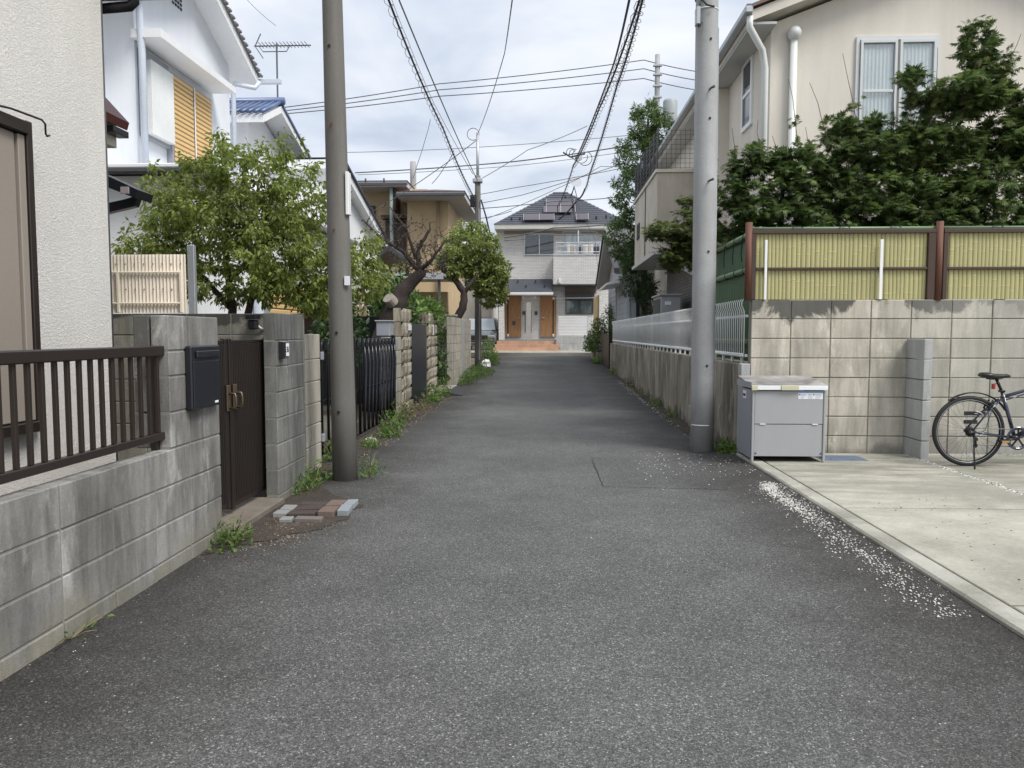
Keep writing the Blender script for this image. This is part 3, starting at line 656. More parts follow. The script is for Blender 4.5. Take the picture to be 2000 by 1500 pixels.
# blue-tiled house
h2 = thing('blue_tiled_house', (-8, 20, 0), 'white house with blue ceramic roof ridge behind the green tree', 'house')
MB().prism([(17.9, 0), (22.5, 0), (22.5, 5.35), (18.7, 6.55), (17.9, 6.2)], 'x', -12, -6.9).build('wall', m_white, h2)
MB().prism([(17.55, 6.26), (18.75, 6.80), (23.0, 5.30), (23.0, 5.18), (18.75, 6.64), (17.55, 6.10)], 'x', -12, -6.40).build('roof', m_white, h2)
MB().prism([(18.8, 6.84), (23.05, 5.34), (23.05, 5.30), (18.8, 6.79)], 'x', -12, -6.36).build('roof_covering', m_tileb, h2)
i = 0; x = -8.9
while x < -6.38:
    MB().tube([(x, 17.48, 6.32), (x, 18.1, 6.60), (x, 18.72, 6.88)], .055, 8, squash=.8).build('roof_tile', m_tileb, h2, smooth=True)
    x += .155
MB().tube([(-12, 18.76, 6.92), (-6.33, 18.76, 6.92)], .09, 10).build('ridge', m_tileb, h2, smooth=True)
MB().prism([(19.2, 0), (24.6, 0), (24.6, 3.95), (19.2, 5.33)], 'x', -11, -5.25).build('wing_wall', m_white, h2)
MB().prism([(19.0, 5.58), (24.9, 4.02), (24.9, 3.82), (19.0, 5.36)], 'x', -11, -5.0).build('wing_roof', m_wplas, h2)
MB().prism([(19.0, 5.63), (24.95, 4.05), (24.95, 4.01), (19.0, 5.585)], 'x', -11, -4.94).build('roof_flashing', m_navy, h2)
MB().tube([(-4.95, 24.9, 4.0), (-4.85, 24.9, 3.85), (-4.9, 24.9, 3.7)], .05).build('gutter_elbow', m_galv, h2)
an = thing('television_antenna', (-6.75, 19.5, 6.6), 'thin rooftop television antenna left of the near weathered pole', 'antenna')
MB().tube([(-6.75, 19.5, 6.3), (-6.75, 19.5, 8.55)], .022, 6).build('mast', m_wire, an)
MB().tube([(-7.32, 19.5, 8.5), (-5.88, 19.5, 8.5)], .016, 6).build('boom', m_wire, an)
MB().tube([(-7.2, 19.5, 8.5), (-7.1, 19.5, 8.36), (-6.5, 19.5, 8.36), (-6.42, 19.5, 8.5)], .012, 6).build('brace', m_wire, an)
for i in range(14): MB().tube([(-7.15 + i * .09, 19.3, 8.52), (-7.15 + i * .09, 19.7, 8.52)], .008, 5).build('element', m_wire, an)
MB().tube([(-7.15, 19.5, 8.8), (-7.30, 19.5, 8.5), (-7.1, 19.5, 8.2)], .014, 6).build('reflector', m_wire, an)

# ------------------------------------------------------------------ poles
def pole(nm, x, y, r0, r1, h, m, label, z0=0, lean=(0, 0), n=28):
    t = thing(nm, (x, y, z0), label, 'utility pole')
    k = 12; pts = [(x + lean[0] * i / k, y + lean[1] * i / k, z0 - .1 + (h + .1) * i / k) for i in range(k + 1)]
    MB().tube(pts, [r0 + (r1 - r0) * i / k for i in range(k + 1)], n).build('shaft', m, t, smooth=True)
    return t
pL = pole('utility_pole', -1.80, 6.79, .112, .055, 9.5, m_polew, 'weathered brown-grey concrete pole in the left foreground beside the folding gate', lean=(-.12, 0))
def hole(t, x, y, z, r=.011): MB().tube([(x, y + .01, z), (x, y - .004, z)], [r, r * 1.25], 10).build('bolt_hole', m_ink, t)
def rad(z): return .112 - .057 * z / 9.5
for z, bolt in ((.62, 0), (1.32, 0), (2.22, 1), (3.12, 1), (3.78, 0), (4.6, 1)):
    x = -1.80 - .12 * z / 9.5 - .015; yy = 6.79 - rad(z)
    if bolt: MB().tube([(x, yy + .02, z), (x, yy - .02, z), (x + .012, yy - .05, z - .01)], [.009, .009, .014], 8).build('step_bolt', m_rust, pL)
    else: hole(pL, x, yy - .001, z)
B('metal_sleeve', -1.745, -1.715, 6.715, 6.80, 2.35, 2.72, m_wplas, pL, .004)
B('tape_patch', -1.757, -1.715, 6.688, 6.72, 1.735, 1.815, m_sticker, pL, .001)
pR = pole('utility_pole', 1.755, 8.62, .128, .108, 11, m_polec, 'pale grey concrete pole in the right foreground beside the storage bin', lean=(-.05, 0))
def radR(z): return .128 - .02 * z / 11
for z, bolt in ((.96, 0), (2.2, 0), (2.95, 1), (3.62, 0), (3.92, 1), (4.45, 0)):
    x = 1.755 - .05 * z / 11 + .02; yy = 8.62 - radR(z)
    if bolt: MB().tube([(x - .01, yy + .02, z), (x, yy - .04, z + .005), (x + .03, yy - .07, z + .012)], [.011, .011, .016], 8).build('step_bolt', m_dkgrey, pR)
    else: hole(pR, x, yy - .001, z)
MB().torus((1.73, 8.62, 4.78), .1215, .006, 'z', 32, 6).build('white_band', m_wplas, pR, smooth=True)
MB().torus((1.73, 8.62, 4.93), .122, .009, 'z', 32, 6, ry=.03).build('steel_band', m_dkgrey, pR, smooth=True)
MB().tube([(1.868, 8.6, .35), (1.868, 8.6, 1.5), (1.853, 8.6, 4.6)], .009, 6).build('edge_conduit', m_galv, pR)
MB().torus((1.755, 8.62, .30), .1285, .004, 'z', 24, 5, a0=-2.9, a1=-1.2).build('band_stub', m_wplas, pR)
for pts in ([(1.66, 8.5, 4.9), (1.60, 8.45, 4.7), (1.62, 8.45, 4.55), (1.66, 8.5, 4.62)], [(1.68, 8.47, 5.2), (1.62, 8.44, 4.85), (1.70, 8.45, 4.78), (1.78, 8.47, 4.77)]):
    MB().tube(pts, .010, 6).build('cable_tail', m_cable, pR, smooth=True)
B('clamp_plate', 1.585, 1.625, 8.42, 8.52, 4.58, 4.76, m_galv, pR, .004)
sl = thing('street_light', (1.45, 8.4, 4.95), 'fluorescent street light bracketed on the pale grey pole, cut by the top edge', 'street lamp')
MB().prism([(8.2, 4.87), (8.42, 4.87), (8.45, 4.93), (8.42, 5.02), (8.2, 5.02), (8.17, 4.93)], 'x', 1.16, 1.52).build('lamp_housing', m_galv, sl)
B('diffuser', 1.19, 1.48, 8.22, 8.40, 4.845, 4.868, m_wplas, sl, .01)
MB().tube([(1.5, 8.35, 4.98), (1.60, 8.5, 5.02), (1.68, 8.58, 5.05)], .02, 8).build('arm', m_galv, sl)

y2 = 26.3; x2 = -2.30
p2 = pole('utility_pole', x2, y2, .125, .095, 6.55 - .1, m_polew, 'mid-distance concrete pole with slim steel top on the left verge', z0=G(y2))
MB().tube([(x2, y2, 6.3), (x2, y2, 8.05)], .05, 10).build('steel_extension', m_galv, p2, smooth=True)
B('clamp', x2 - .16, x2 + .16, y2 - .16, y2 + .12, 6.38, 6.52, m_galv, p2, .02)
B('junction_box', x2 - .24, x2 - .05, y2 - .25, y2 - .1, 5.55, 5.95, m_black, p2, .02)
MB().tube([(x2 + .12, y2 - .1, 5.8), (x2 + .3, y2 - .2, 5.2), (x2 + .5, y2, 4.3), (x2 + .62, y2 + .3, 3.4)], .03, 6).build('cable_drop', m_cable, p2, smooth=True)
MB().torus((x2 - .15, y2, 8.0), .2, .012, 'y', 24, 5).build('wire_loop', m_wire, p2)
MB().tube([(x2 + .05, y2 - .12, .4), (x2 + .05, y2 - .12, 5.5)], .018, 6).build('earth_conduit', m_galv, p2)
p3 = pole('utility_pole', 5.05, 36, .16, .11, 13.6, m_polec, 'far pole carrying three crossing wires above the bamboo-leaved tree', z0=G(36))
for z in (13.4, 13.0, 12.5, 12.0): B('insulator_arm', 4.85, 5.25, 35.85, 36.0, z - .04, z + .04, m_galv, p3, .01)
MB().lathe([(.30, 0), (.33, .08), (.33, 1.0), (.28, 1.1)], (5.65, 36, 10.8), 16).build('transformer', M('transformer_grey', (.34, .37, .37), .5), p3, smooth=True)
p4 = pole('utility_pole', -5.3, 31, .13, .12, 7.9, m_polec, 'short far pole rising behind the ochre house roof', z0=G(31))

# ------------------------------------------------------------------ wires
def wire(name, pts, r, label, m=None, sag=.0, n=16, group=None, spiral=None, parent=None):
    P = [Vector(p) for p in pts]; Q = []
    for a, b in zip(P, P[1:]):
        for k in range(n): t = k / n; q = a.lerp(b, t); q.z -= sag * 4 * t * (1 - t); Q.append(q)
    Q.append(P[-1]); mb_ = MB().tube(Q, r, 5)
    if not spiral: return tag(mb_.build(name, m or m_wire, None, org=tuple(P[0])), label, 'wire', group)
    t_ = thing(name, tuple(P[0]), label, 'wire', group); mb_.build('cable', m or m_wire, t_, smooth=True)
    R, pitch, rr = spiral; H = []; L = 0; 
    for a, b in zip(Q, Q[1:]):
        d = (b - a); ln = d.length; st = max(3, int(ln / (pitch / 7))); dn = d.normalized(); u_ = dn.cross(Vector((0, 0, 1))).normalized(); v_ = u_.cross(dn)
        for k in range(st):
            L_ = L + ln * k / st; w_ = 2 * pi * L_ / pitch; H.append(a + d * (k / st) + u_ * cos(w_) * R + v_ * (sin(w_) * R - R * .8))
        L += ln
    MB().tube(H, rr, 4).build('spiral_hanger', m_wire, t_)
    return t_
wire('service_cable', [(-1.95, 1, 7.5), (-2.33, 11.2, 6.28), (-2.38, 18, 6.05), (x2 - .1, y2 - .1, 5.85)], .018, 'thick black cable bundle with spiral hangers running to the mid-distance pole', m_cable, .10, spiral=(.055, .36, .005))
wire('service_cable', [(-2.0, 1.2, 7.8), (-2.26, 11.2, 6.45), (x2, y2, 6.45)], .013, 'thin grey cable just right of the thick left bundle', m_wire, .10)
wire('service_cable', [(.05, 3.5, 4.4), (-.95, 18, 7.7), (x2, y2, 8.0)], .011, 'single thin wire running down to the steel top of the mid pole', m_wire, .12)
def U(px, py, Y):      # a point at real distance Y seen in that direction
    return ((px - 1065) / 1500 * Y * 1.0 , Y, 1.32 + (650 - py) / 1500 * Y)
wire('service_cable', [(1.95, 4, 9.0), (1.46, 12, 6.5), (1.35, 20, 7.0), U(1118, 330, 32), U(1090, 405, 38)], .021, 'thick left strand of the dark cable pair coming down over the right side', m_cable, .12, spiral=(.07, .46, .006))
wire('service_cable', [(2.2, 4, 9.2), U(1252, 0, 12), U(1200, 180, 20), U(1148, 350, 31), U(1140, 375, 33)], .023, 'thick right strand of the dark cable pair with spiral hangers', m_cable, .10, spiral=(.06, .40, .006))
wire('service_cable', [(1.7, 4, 9.1), U(1226, 0, 12), U(1190, 150, 19), U(1122, 318, 32)], .022, 'thin inner strand between the dark cable pair', m_cable, .1)
wire('service_cable', [U(1140, 375, 33), U(1128, 392, 38), U(1090, 432, 39.6)], .04, 'black cable end slung across the solar roof', m_cable, .1)
for k, (a, b) in enumerate(((215, 137), (221, 153), (226, 171))):
    wire('overhead_wire', [U(520, a + 3, 34), U(860, (a * .47 + b * .53), 35), U(1250, b - 2, 36)], .022, ('upper', 'middle', 'lower')[k] + ' of the three parallel wires reaching the far pole from the left', m_wire, .06)
    wire('overhead_wire', [U(1250, b - 2, 36), U(1420, b + 30, 36)], .022, ('upper', 'middle', 'lower')[k] + ' of the three wires leaving the far pole to the right', m_wire, .1)
WL = [([(672, 301), (930, 294), (1240, 273)], 40, .015, 'faint long wire high above the ochre house'), ([(695, 340), (1000, 322), (1240, 291)], 38, .03, 'dark wire across the road above the end house'),
      ([(700, 344), (1000, 330), (1240, 302)], 38.6, .014, 'thin wire just beneath the dark crossing wire'), ([(928, 360), (1030, 300), (1144, 256)], 30, .013, 'wire slanting up from the mid pole to the cable pair'),
      ([(680, 440), (800, 372), (935, 278)], 27, .014, 'wire slanting from the steel pole top down over the ochre roof'), ([(870, 392), (1000, 372), (1240, 330)], 37, .016, 'low wire to the bamboo-leaved tree'),
      ([(868, 410), (1020, 385), (1240, 318)], 36, .016, 'low crossing wire rising to the right'), ([(700, 440), (900, 412), (1080, 398), (1225, 388)], 36.5, .02, 'lowest wire crossing in front of the end roof'),
      ([(985, 466), (1080, 448), (1205, 440)], 37.5, .03, 'dark wire crossing in front of the end house windows'), ([(985, 472), (1080, 462), (1205, 458)], 37.2, .016, 'thin wire crossing the end house windows'),
      ([(850, 470), (900, 440), (930, 430), (1000, 415)], 28, .012, 'short thin wire by the pole and round tree'), ([(843, 240), (835, 270), (815, 330), (808, 352)], 25, .01, 'kinked drop wire from the left bundle to the ochre roof'),
      ([(888, 300), (870, 330), (845, 362)], 25.5, .012, 'short drop wire pair to the ochre roof'), ([(1140, 430), (1160, 470), (1170, 560)], 38, .01, 'thin drop wire hanging before the balcony'),
      ([(950, 430), (1090, 372), (1170, 332), (1235, 330)], 37.4, .014, 'thin wire under the cable coupling'), ([(765, 0), (800, 90), (850, 210), (925, 345)], 22, .009, 'finest wire beside the left bundle'),
      ([(545, 60), (480, 0)], 20, .006, 'hair-thin stay wire by the antenna')]
for pp, Y_, r_, lb in WL: wire('overhead_wire', [U(a, b, Y_) for a, b in pp], r_, lb, m_wire, .04, 8)
cl = thing('cable_coupling', U(1120, 312, 32), 'tangle of couplings where the overhead cable strands meet', 'cable fitting')
for i in range(5):
    c = U(1112 + i * 7, 305 + i * 3, 32); MB().torus(c, .16 + .03 * i, .014, 'y', 18, 5, a0=i, a1=i + 3.6).build('wire_loop', m_cable, cl)
MB().tube([U(1098, 305, 32), U(1112, 314, 32), U(1140, 308, 32)], .035, 6).build('splice', m_cable, cl)

# ------------------------------------------------------------------ black folding gate
fg = thing('folding_gate', (-2.3, 9.5, 0), 'black accordion driveway gate with tall close bars behind the near pole', 'gate')
for y, wd in ((7.56, .05), (8.3, .03), (9.02, .04), (11.44, .05)):
    B('post', -2.31, -2.25, y - wd, y + wd, .02, 1.29, m_black, fg, .012)
bar = MB(); 
bar.tube([(0, 0, .08), (0, 0, 1.14), (.002, .008, 1.20), (.0, .028, 1.235), (0, .055, 1.24), (0, .075, 1.22), (0, .078, 1.16)], .014, 6)
barm = bar.mesh('bar', m_black, smooth=True)
y = 7.66; i = 0
while y < 11.35:
    part('bar', barm, fg, (-2.26 - .035 * (i % 2), y, .0)); y += .115; i += 1
for z in (.08, .62, 1.13): B('cross_rail', -2.286, -2.274, 7.6, 11.4, z - .012, z + .012, m_black, fg)
blade = MB().tube([(0, 0, .1), (.012, .02, .5), (.02, .035, .9), (.01, .01, 1.1)], [.006, .012, .012, .006], 5).mesh('curved_blade', M('blue_black_enamel', (.03, .035, .05), .25, spec=.7), smooth=True)
y = 9.4
while y < 11.3: part('curved_blade', blade, fg, (-2.24, y, .05)); y += .21
B('hinge_bracket', -2.30, -2.235, 7.60, 7.68, .22, .30, m_greyd, fg); B('hinge_bracket', -2.30, -2.235, 7.60, 7.68, 1.05, 1.13, m_greyd, fg)

# ------------------------------------------------------------------ stone piers beyond
def rough_block(nm, x0, x1, y0, y1, z0, z1, m, parent, bulge=.016):
    """split-faced block: road side pushed out unevenly"""
    vs = []; n = 5; k = 4
    for i in range(n + 1):
        for j in range(k + 1):
            e = 0 if (i in (0, n) or j in (0, k)) else 1
            vs.append((x1 + (bulge * random.uniform(.4, 1) if e else -.004), y0 + (y1 - y0) * i / n, z0 + (z1 - z0) * j / k))
    fs = [(i * (k + 1) + j, (i + 1) * (k + 1) + j, (i + 1) * (k + 1) + j + 1, i * (k + 1) + j + 1) for i in range(n) for j in range(k)]
    q = MB().add(vs, fs); q.box(x0, x1 - .004, y0, y1, z0, z1); return q.build(nm, m, parent)
XS = -2.34
sp = thing('stone_pier', (XS, 12.4, 0), 'pier of lichen-streaked split-face blocks with lower smooth part beside the black gate', 'pier')
zz = [-.05, .16, .38, .60, .82, 1.04, 1.26, 1.50, 1.73]
for a, b in zip(zz, zz[1:]):
    if b < 1.3:
        for c, d in ((11.52, 11.9), (11.9, 12.42)): piece('block', XS - .14, XS, round(c + .005, 3), round(d - .005, 3), a + .005, b - .005, m_blkt, sp)
    if b > .2: rough_block('block', XS - .13, XS, 12.43, 13.40, a + .006, b - .006, m_blkl, sp)
    else: rough_block('block', XS - .13, XS + .03, 12.43, 13.40, a + .006, b - .006, m_blkl, sp)
MB().box(XS - .12, XS - .02, 11.54, 13.38, 0, 1.24).build('mortar', m_mort, sp)
MB().box(XS - .12, XS - .02, 12.46, 13.38, 1.24, 1.7).build('mortar', m_mort, sp)
B('number_plate', XS, XS + .01, 11.98, 12.08, 1.08, 1.22, m_greyd, sp, .002)
MB().box(XS + .0, XS + .035, 13.0, 13.2, 1.36, 1.46, .003).build('notice_card', m_sticker, sp)
bb = thing('parcel_box', (XS - .1, 12.2, 1.3), 'small grey metal box standing on the low part of the stone pier', 'mailbox')
B('body', XS - .34, XS - .12, 12.1, 12.4, 1.27, 1.50, m_greyd, bb, .01); B('lid', XS - .36, XS - .1, 12.08, 12.42, 1.50, 1.52, m_grey, bb, .004)
ng = thing('navy_gate_panel', (XS, 14.2, 0), 'narrow dark navy gate panel between two stone piers', 'gate')
B('panel', XS - .04, XS - .01, 13.45, 15.1, .03, 1.48, m_navy, ng); B('frame', XS - .05, XS + .0, 13.42, 13.46, 0, 1.5, m_navy, ng)
sp2 = thing('stone_pier', (XS, 15.9, 0), 'second lichen-streaked block pier, right of the navy gate panel', 'pier')
for a, b in zip(zz, zz[1:]):
    rough_block('block', XS - .17, XS, 15.15, 16.6, a + .006, b - .006, m_blkl, sp2, .014)
MB().box(XS - .15, XS - .02, 15.2, 16.5, 0, 1.7).build('mortar', m_mort, sp2)
B('name_strip', XS + .026, XS + .034, 15.75, 15.85, 1.28, 1.49, m_wplas, sp2, .002)
tag(MB().box(-3.1, -2.05, 16.62, 17.75, -.02, .11, .01).build('stone_step', m_kerb), kind='structure')
dr = thing('rubber_ramp', (-1.95, 16.6, .03), 'thin dark rubber ramp mat lying in front of the stone step', 'mat')
MB().prism([(-2.12, .10), (-2.04, .10), (-1.70, .035), (-1.70, .02), (-2.12, .02)], 'y', 15.7, 17.6).build('mat', M('ramp_rubber', (.035, .035, .037), .8, var=.1), dr)
XC = -2.16
wc = thing('tan_block_wall', (XC, 20, 0), 'tan stacked-block wall before the mid-distance pole, with a grey door panel', 'wall')
zc = [0, .22, .43, .64, .85, 1.06, 1.27, 1.48, 1.69]
blocks(wc, 'y', [17.8, 18.5, 19.2, 19.9], zc, XC - .13, XC, m_blkt); MB().box(XC - .12, XC - .01, 17.82, 19.88, 0, 1.68).build('mortar', m_mortb, wc)
blocks(wc, 'y', [21.0, 21.6, 22.3], zc, XC - .13, XC, m_blkt); MB().box(XC - .12, XC - .01, 21.02, 22.28, 0, 1.68).build('mortar', m_mortb, wc)
B('door_panel', XC - .08, XC - .04, 19.92, 20.98, .05, 1.66, m_grey, wc)
B('return_wall', -5.2, XC - .14, 19.6, 19.75, 0, 1.74, m_blkt, wc)
B('coping', -5.2, XC - .1, 19.55, 19.80, 1.74, 1.79, m_kerb, wc)
bs = thing('timber_screen', (-4.2, 15.5, 0), 'pale vertical-slat timber screen behind the gnarled tree', 'screen')
i = 0; x = -4.75
while x < -3.3: piece('slat', x, x + .05, 13.9, 13.93, 1.62, 2.05, m_fork, bs, .003); x += .085
for z in (1.66, 2.0): B('rail', -4.75, -3.3, 13.935, 13.97, z - .02, z + .02, m_fork, bs)
B('dark_panel', -4.9, -2.55, 13.95, 14.0, .0, 1.62, m_black, bs)

# ------------------------------------------------------------------ ochre house
h3 = thing('ochre_house', (-6, 31, 0), 'ochre rendered two-storey house with brown metal roof and deep eaves', 'house')
g = G(30)
B('wall', -9.5, -4.65, 30.4, 37, g - .3, 6.95, m_ochre, h3); B('wall', -5.3, -3.72, 29.6, 34.5, g - .3, 6.35, m_ochre, h3)
def hip(parent, x0, x1, y0, y1, ze, rise, m, mf, fasc=.16, run=None, name='roof'):
    run = run or min(x1 - x0, y1 - y0) / 2
    B('fascia', x0, x1, y0, y1, ze - fasc, ze, mf, parent, .01)
    a = [(x0 - .04, y0 - .04, ze + .003), (x1 + .04, y0 - .04, ze + .003), (x1 + .04, y1 + .04, ze + .003), (x0 - .04, y1 + .04, ze + .003), (x0 + run, y0 + run, ze + rise), (x1 - run, y0 + run, ze + rise), (x1 - run, y1 - run, ze + rise), (x0 + run, y1 - run, ze + rise)]
    return MB().add(a, [(0, 3, 2, 1), (0, 1, 5, 4), (1, 2, 6, 5), (2, 3, 7, 6), (3, 0, 4, 7), (4, 5, 6, 7)]).build(name, m, parent)
hip(h3, -10.2, -5.25, 29.2, 38, 7.05, .42, m_roofbr, m_soffit, .22, 2.4)
hip(h3, -5.5, -3.0, 28.5, 35.2, 6.52, .28, m_roofbr, m_soffit, .18, 1.2)
for x in (-8.9, -8.2, -7.5, -6.8, -6.1): B('roof_batten', x - .03, x + .03, 29.17, 29.2, 7.0, 7.14, m_roofbr, h3)
B('gutter', -10.2, -5.2, 29.05, 29.16, 6.86, 6.95, m_dkgrey, h3); B('gutter', -5.5, -2.95, 28.35, 28.46, 6.34, 6.43, m_dkgrey, h3)
B('timber_band', -6.4, -4.75, 29.9, 30.38, 5.75, 5.88, m_frameb, h3); wz = B('window_frame', -7.9, -6.7, 30.3, 30.39, 4.6, 6.3, m_frameb, h3); B('pane', -7.85, -6.75, 30.28, 30.295, 4.65, 6.25, m_glassd, wz)
B('window_frame', -6.3, -5.5, 30.3, 30.39, 4.5, 5.7, m_frameb, h3)
MB().tube([(-5.85, 29.3, 6.9), (-5.85, 29.3, 0)], .07, 8).build('downpipe', M('green_pipe', (.22, .27, .25), .5), h3, smooth=True)
MB().tube([(-4.1, 29.5, 6.3), (-4.1, 29.5, 0)], .06, 8).build('downpipe', M('tan_pipe', (.40, .30, .19), .5), h3, smooth=True)
B('beam', -5.9, -5.7, 29.4, 30.4, 6.0, 6.85, m_frameb, h3)
# small side roof peeking right
MB().prism([(-3.75, 5.6), (-2.95, 5.35), (-2.95, 5.28), (-3.75, 5.35)], 'y', 31, 34).build('side_roof', m_roofdk, h3)
cp = thing('carport_roof', (-4.4, 23.5, 0), 'grey flat carport canopy between the gnarled tree and the ochre house', 'carport')
B('roof_panel', -6.2, -3.05, 22.8, 25.8, 3.02, 3.10, M('pale_canopy', (.34, .34, .35), .5), cp); B('gutter', -6.2, -3.02, 22.7, 22.79, 2.9, 3.05, m_grey, cp)
for x in (-6.0, -3.2): B('post', x, x + .08, 22.85, 22.93, 0, 3.02, m_dkgrey, cp)
MB().prism([(-5.9, 3.4), (-4.9, 4.05), (-3.9, 3.35), (-4.0, 3.28), (-4.9, 3.9), (-5.9, 3.25)], 'y', 24, 27).build('awning', m_roofdk, cp)
B('storage_wall', -6.2, -3.3, 25.9, 26.2, .1, 2.7, m_ochre, cp)

# ------------------------------------------------------------------ end house
he = thing('tiled_end_house', (1, 41, G(41)), 'pale tile-clad two-storey house with solar roof closing the end of the road', 'house')
g = G(41); YF = 40.4
def XE(px, Y=YF): return (px - 1065) / 1500 * Y
def ZE(py, Y=YF): return 1.32 + (650 - py) / 1500 * Y
B('wall', XE(972), XE(1218), YF, 48, g - .3, 6.95, m_tile_end, he)
hip(he, XE(968), XE(1222), YF - .75, 48.6, ZE(440, YF - .75), 2.15, m_slate, M('pale_fascia', (.55, .55, .52), .6), .26, 3.1)
ra = math.atan2(2.15, 3.1); zr0 = ZE(440, YF - .75)
def roof_pt(x, t): return (x, YF - .79 + t * 3.1, zr0 + t * 2.15)
courses = MB()
for i in range(1, 16):
    t = i / 16; xa = XE(968) + .10 + t * 3.1; xb = XE(1222) - .10 - t * 3.1
    a = roof_pt(xa, t); courses.add([(xa, a[1], a[2] + .004), (xb, a[1], a[2] + .004), (xb, a[1] - .02, a[2] + .012), (xa, a[1] - .02, a[2] + .012), (xa, a[1] + .17, a[2] + .124), (xb, a[1] + .17, a[2] + .124)], [(0, 1, 2, 3), (3, 2, 5, 4)])
tag(courses.build('slate_courses', m_slate, he), kind='stuff')
rn = Vector((0, -sin(ra), cos(ra)))
for px, t, wd, ln in ((1080, .56, .72, .74), (1108, .56, .72, .74), (1074, .35, .72, .74), (1102, .35, .72, .74), (1039, .12, .80, .68), (1067, .12, .70, .68), (1134, .12, .62, .68)):
    a = Vector(roof_pt(XE(px), t)) + rn * .15; part('solar_panel', unit_box(wd, ln, .04, m_solar, .006, 'solar_panel'), he, a, (ra, 0, 0))
for px, t, ln in ((1066, .46, 1.56), (1094, .46, 1.56), (1122, .46, 1.56), (1023, .12, .70), (1053, .12, .70), (1081, .12, .70), (1123, .12, .7), (1146, .12, .7)):
    a = Vector(roof_pt(XE(px), t)) + rn * .15; part('panel_rail', unit_box(.028, ln, .05, m_grey, .004, 'panel_rail'), he, a, (ra, 0, 0))
for px, t in ((1000, .1), (1016, .1), (1161, .12), (1180, .14), (1198, .12), (1104, .78)): a = roof_pt(XE(px), t); B('snow_guard', a[0] - .04, a[0] + .04, a[1] - .06, a[1], a[2] + .02, a[2] + .16, m_ink, he, .01)
B('painted_eave_shade', XE(985), XE(1208), YF - .05, YF - .002, 6.45, 6.66, M('eave_shade_taupe', (.30, .27, .23), .7), he)  # taupe strip on the wall paints in the shade under the eave
def window(parent, x0, x1, z0, z1, y, m=m_alu, split=1, curtain=True, dark=False):
    f = MB()
    f.box(x0, x1, y - .06, y, z0, z0 + .04); f.box(x0, x1, y - .06, y, z1 - .04, z1); f.box(x0, x0 + .035, y - .06, y, z0 + .04, z1 - .04); f.box(x1 - .035, x1, y - .06, y, z0 + .04, z1 - .04)
    for k in range(split): xm = x0 + (x1 - x0) * (k + 1) / (split + 1); f.box(xm - .025, xm + .025, y - .055, y, z0 + .05, z1 - .05)
    w_ = f.build('window', m, parent); n = split + 1
    for k in range(n):
        a = x0 + (x1 - x0) * k / n + .03; b = x0 + (x1 - x0) * (k + 1) / n - .03
        B('pane', a, b, y - .03, y - .022, z0 + .05, z1 - .05, m_glass, w_, 0)
    vs = []; k_ = 40
    if curtain:
        for i in range(k_ + 1): x = x0 + .04 + (x1 - x0 - .08) * i / k_; yy = y - .012 + .005 * sin(i * 1.3); vs += [(x, yy, z0 + .05), (x, yy, z1 - .05)]
        MB().add(vs, [(2 * i, 2 * i + 2, 2 * i + 3, 2 * i + 1) for i in range(k_)]).build('curtain', m_curtain if not dark else M('dark_curtain', (.16, .18, .18), .9, streak=.2), w_)
    else: B('room', x0 + .04, x1 - .04, y - .014, y - .004, z0 + .05, z1 - .05, m_int, w_, 0)
    return w_
window(he, XE(1024), XE(1082), ZE(500), ZE(459), YF - .002, m_alu, 1, False)
window(he, XE(1098), XE(1164), ZE(508), ZE(455), YF - .002, m_alu, 1, True)
window(he, XE(1104), XE(1158), ZE(614), ZE(586), YF - .002, m_dkgrey, 1, True, True)
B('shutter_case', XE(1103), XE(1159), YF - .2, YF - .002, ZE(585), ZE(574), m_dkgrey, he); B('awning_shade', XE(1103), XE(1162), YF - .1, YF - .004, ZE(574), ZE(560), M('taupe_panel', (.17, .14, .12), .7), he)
YB = YF - 1.1
bl = B('balcony', XE(1080, YB), XE(1172, YB), YB, YF - .01, ZE(556, YB), ZE(501, YB), m_tile_end, he, .01)
B('balcony_cap', XE(1079, YB), XE(1173, YB), YB - .03, YB + .14, ZE(501, YB), ZE(498, YB), m_alu, bl)
for py in (476, 483, 494): MB().tube([(XE(1085, YB), YB + .05, ZE(py, YB)), (XE(1172, YB), YB + .05, ZE(py, YB))], .022, 6).build('rail', m_alu, bl)
for px in (1086, 1107, 1128, 1150, 1170): MB().tube([(XE(px, YB), YB + .05, ZE(499, YB)), (XE(px, YB), YB + .05, ZE(474, YB))], .022, 6).build('rail_post', m_alu, bl)
B('soffit_edge', XE(1079, YB), XE(1173, YB), YB - .02, YF - .02, ZE(558, YB), ZE(556, YB), m_dkgrey, bl)
MB().tube([(XE(1128, YB), YB + .2, ZE(498, YB)), (XE(1128, YB), YB + .2, ZE(452, YB))], .03, 6).build('laundry_arm', m_wplas, bl)
ll = thing('laundry', (XE(1140), YB + .3, ZE(490)), 'row of clothes drying on the balcony of the end house', 'laundry')
for i, px in enumerate((1109, 1115, 1121, 1130, 1138, 1143, 1148, 1153, 1158, 1164)):
    h_ = random.uniform(.4, .6); B('garment', XE(px) - .07, XE(px) + .06, YB + .28, YB + .32, ZE(484) - h_, ZE(484), m_laundry[(0, 1, 0, 2, 3, 0, 1, 0, 2, 2)[i]], ll, .02)
MB().tube([(XE(1100), YB + .3, ZE(483)), (XE(1170), YB + .3, ZE(483))], .015, 5).build('drying_pole', m_alu, ll)
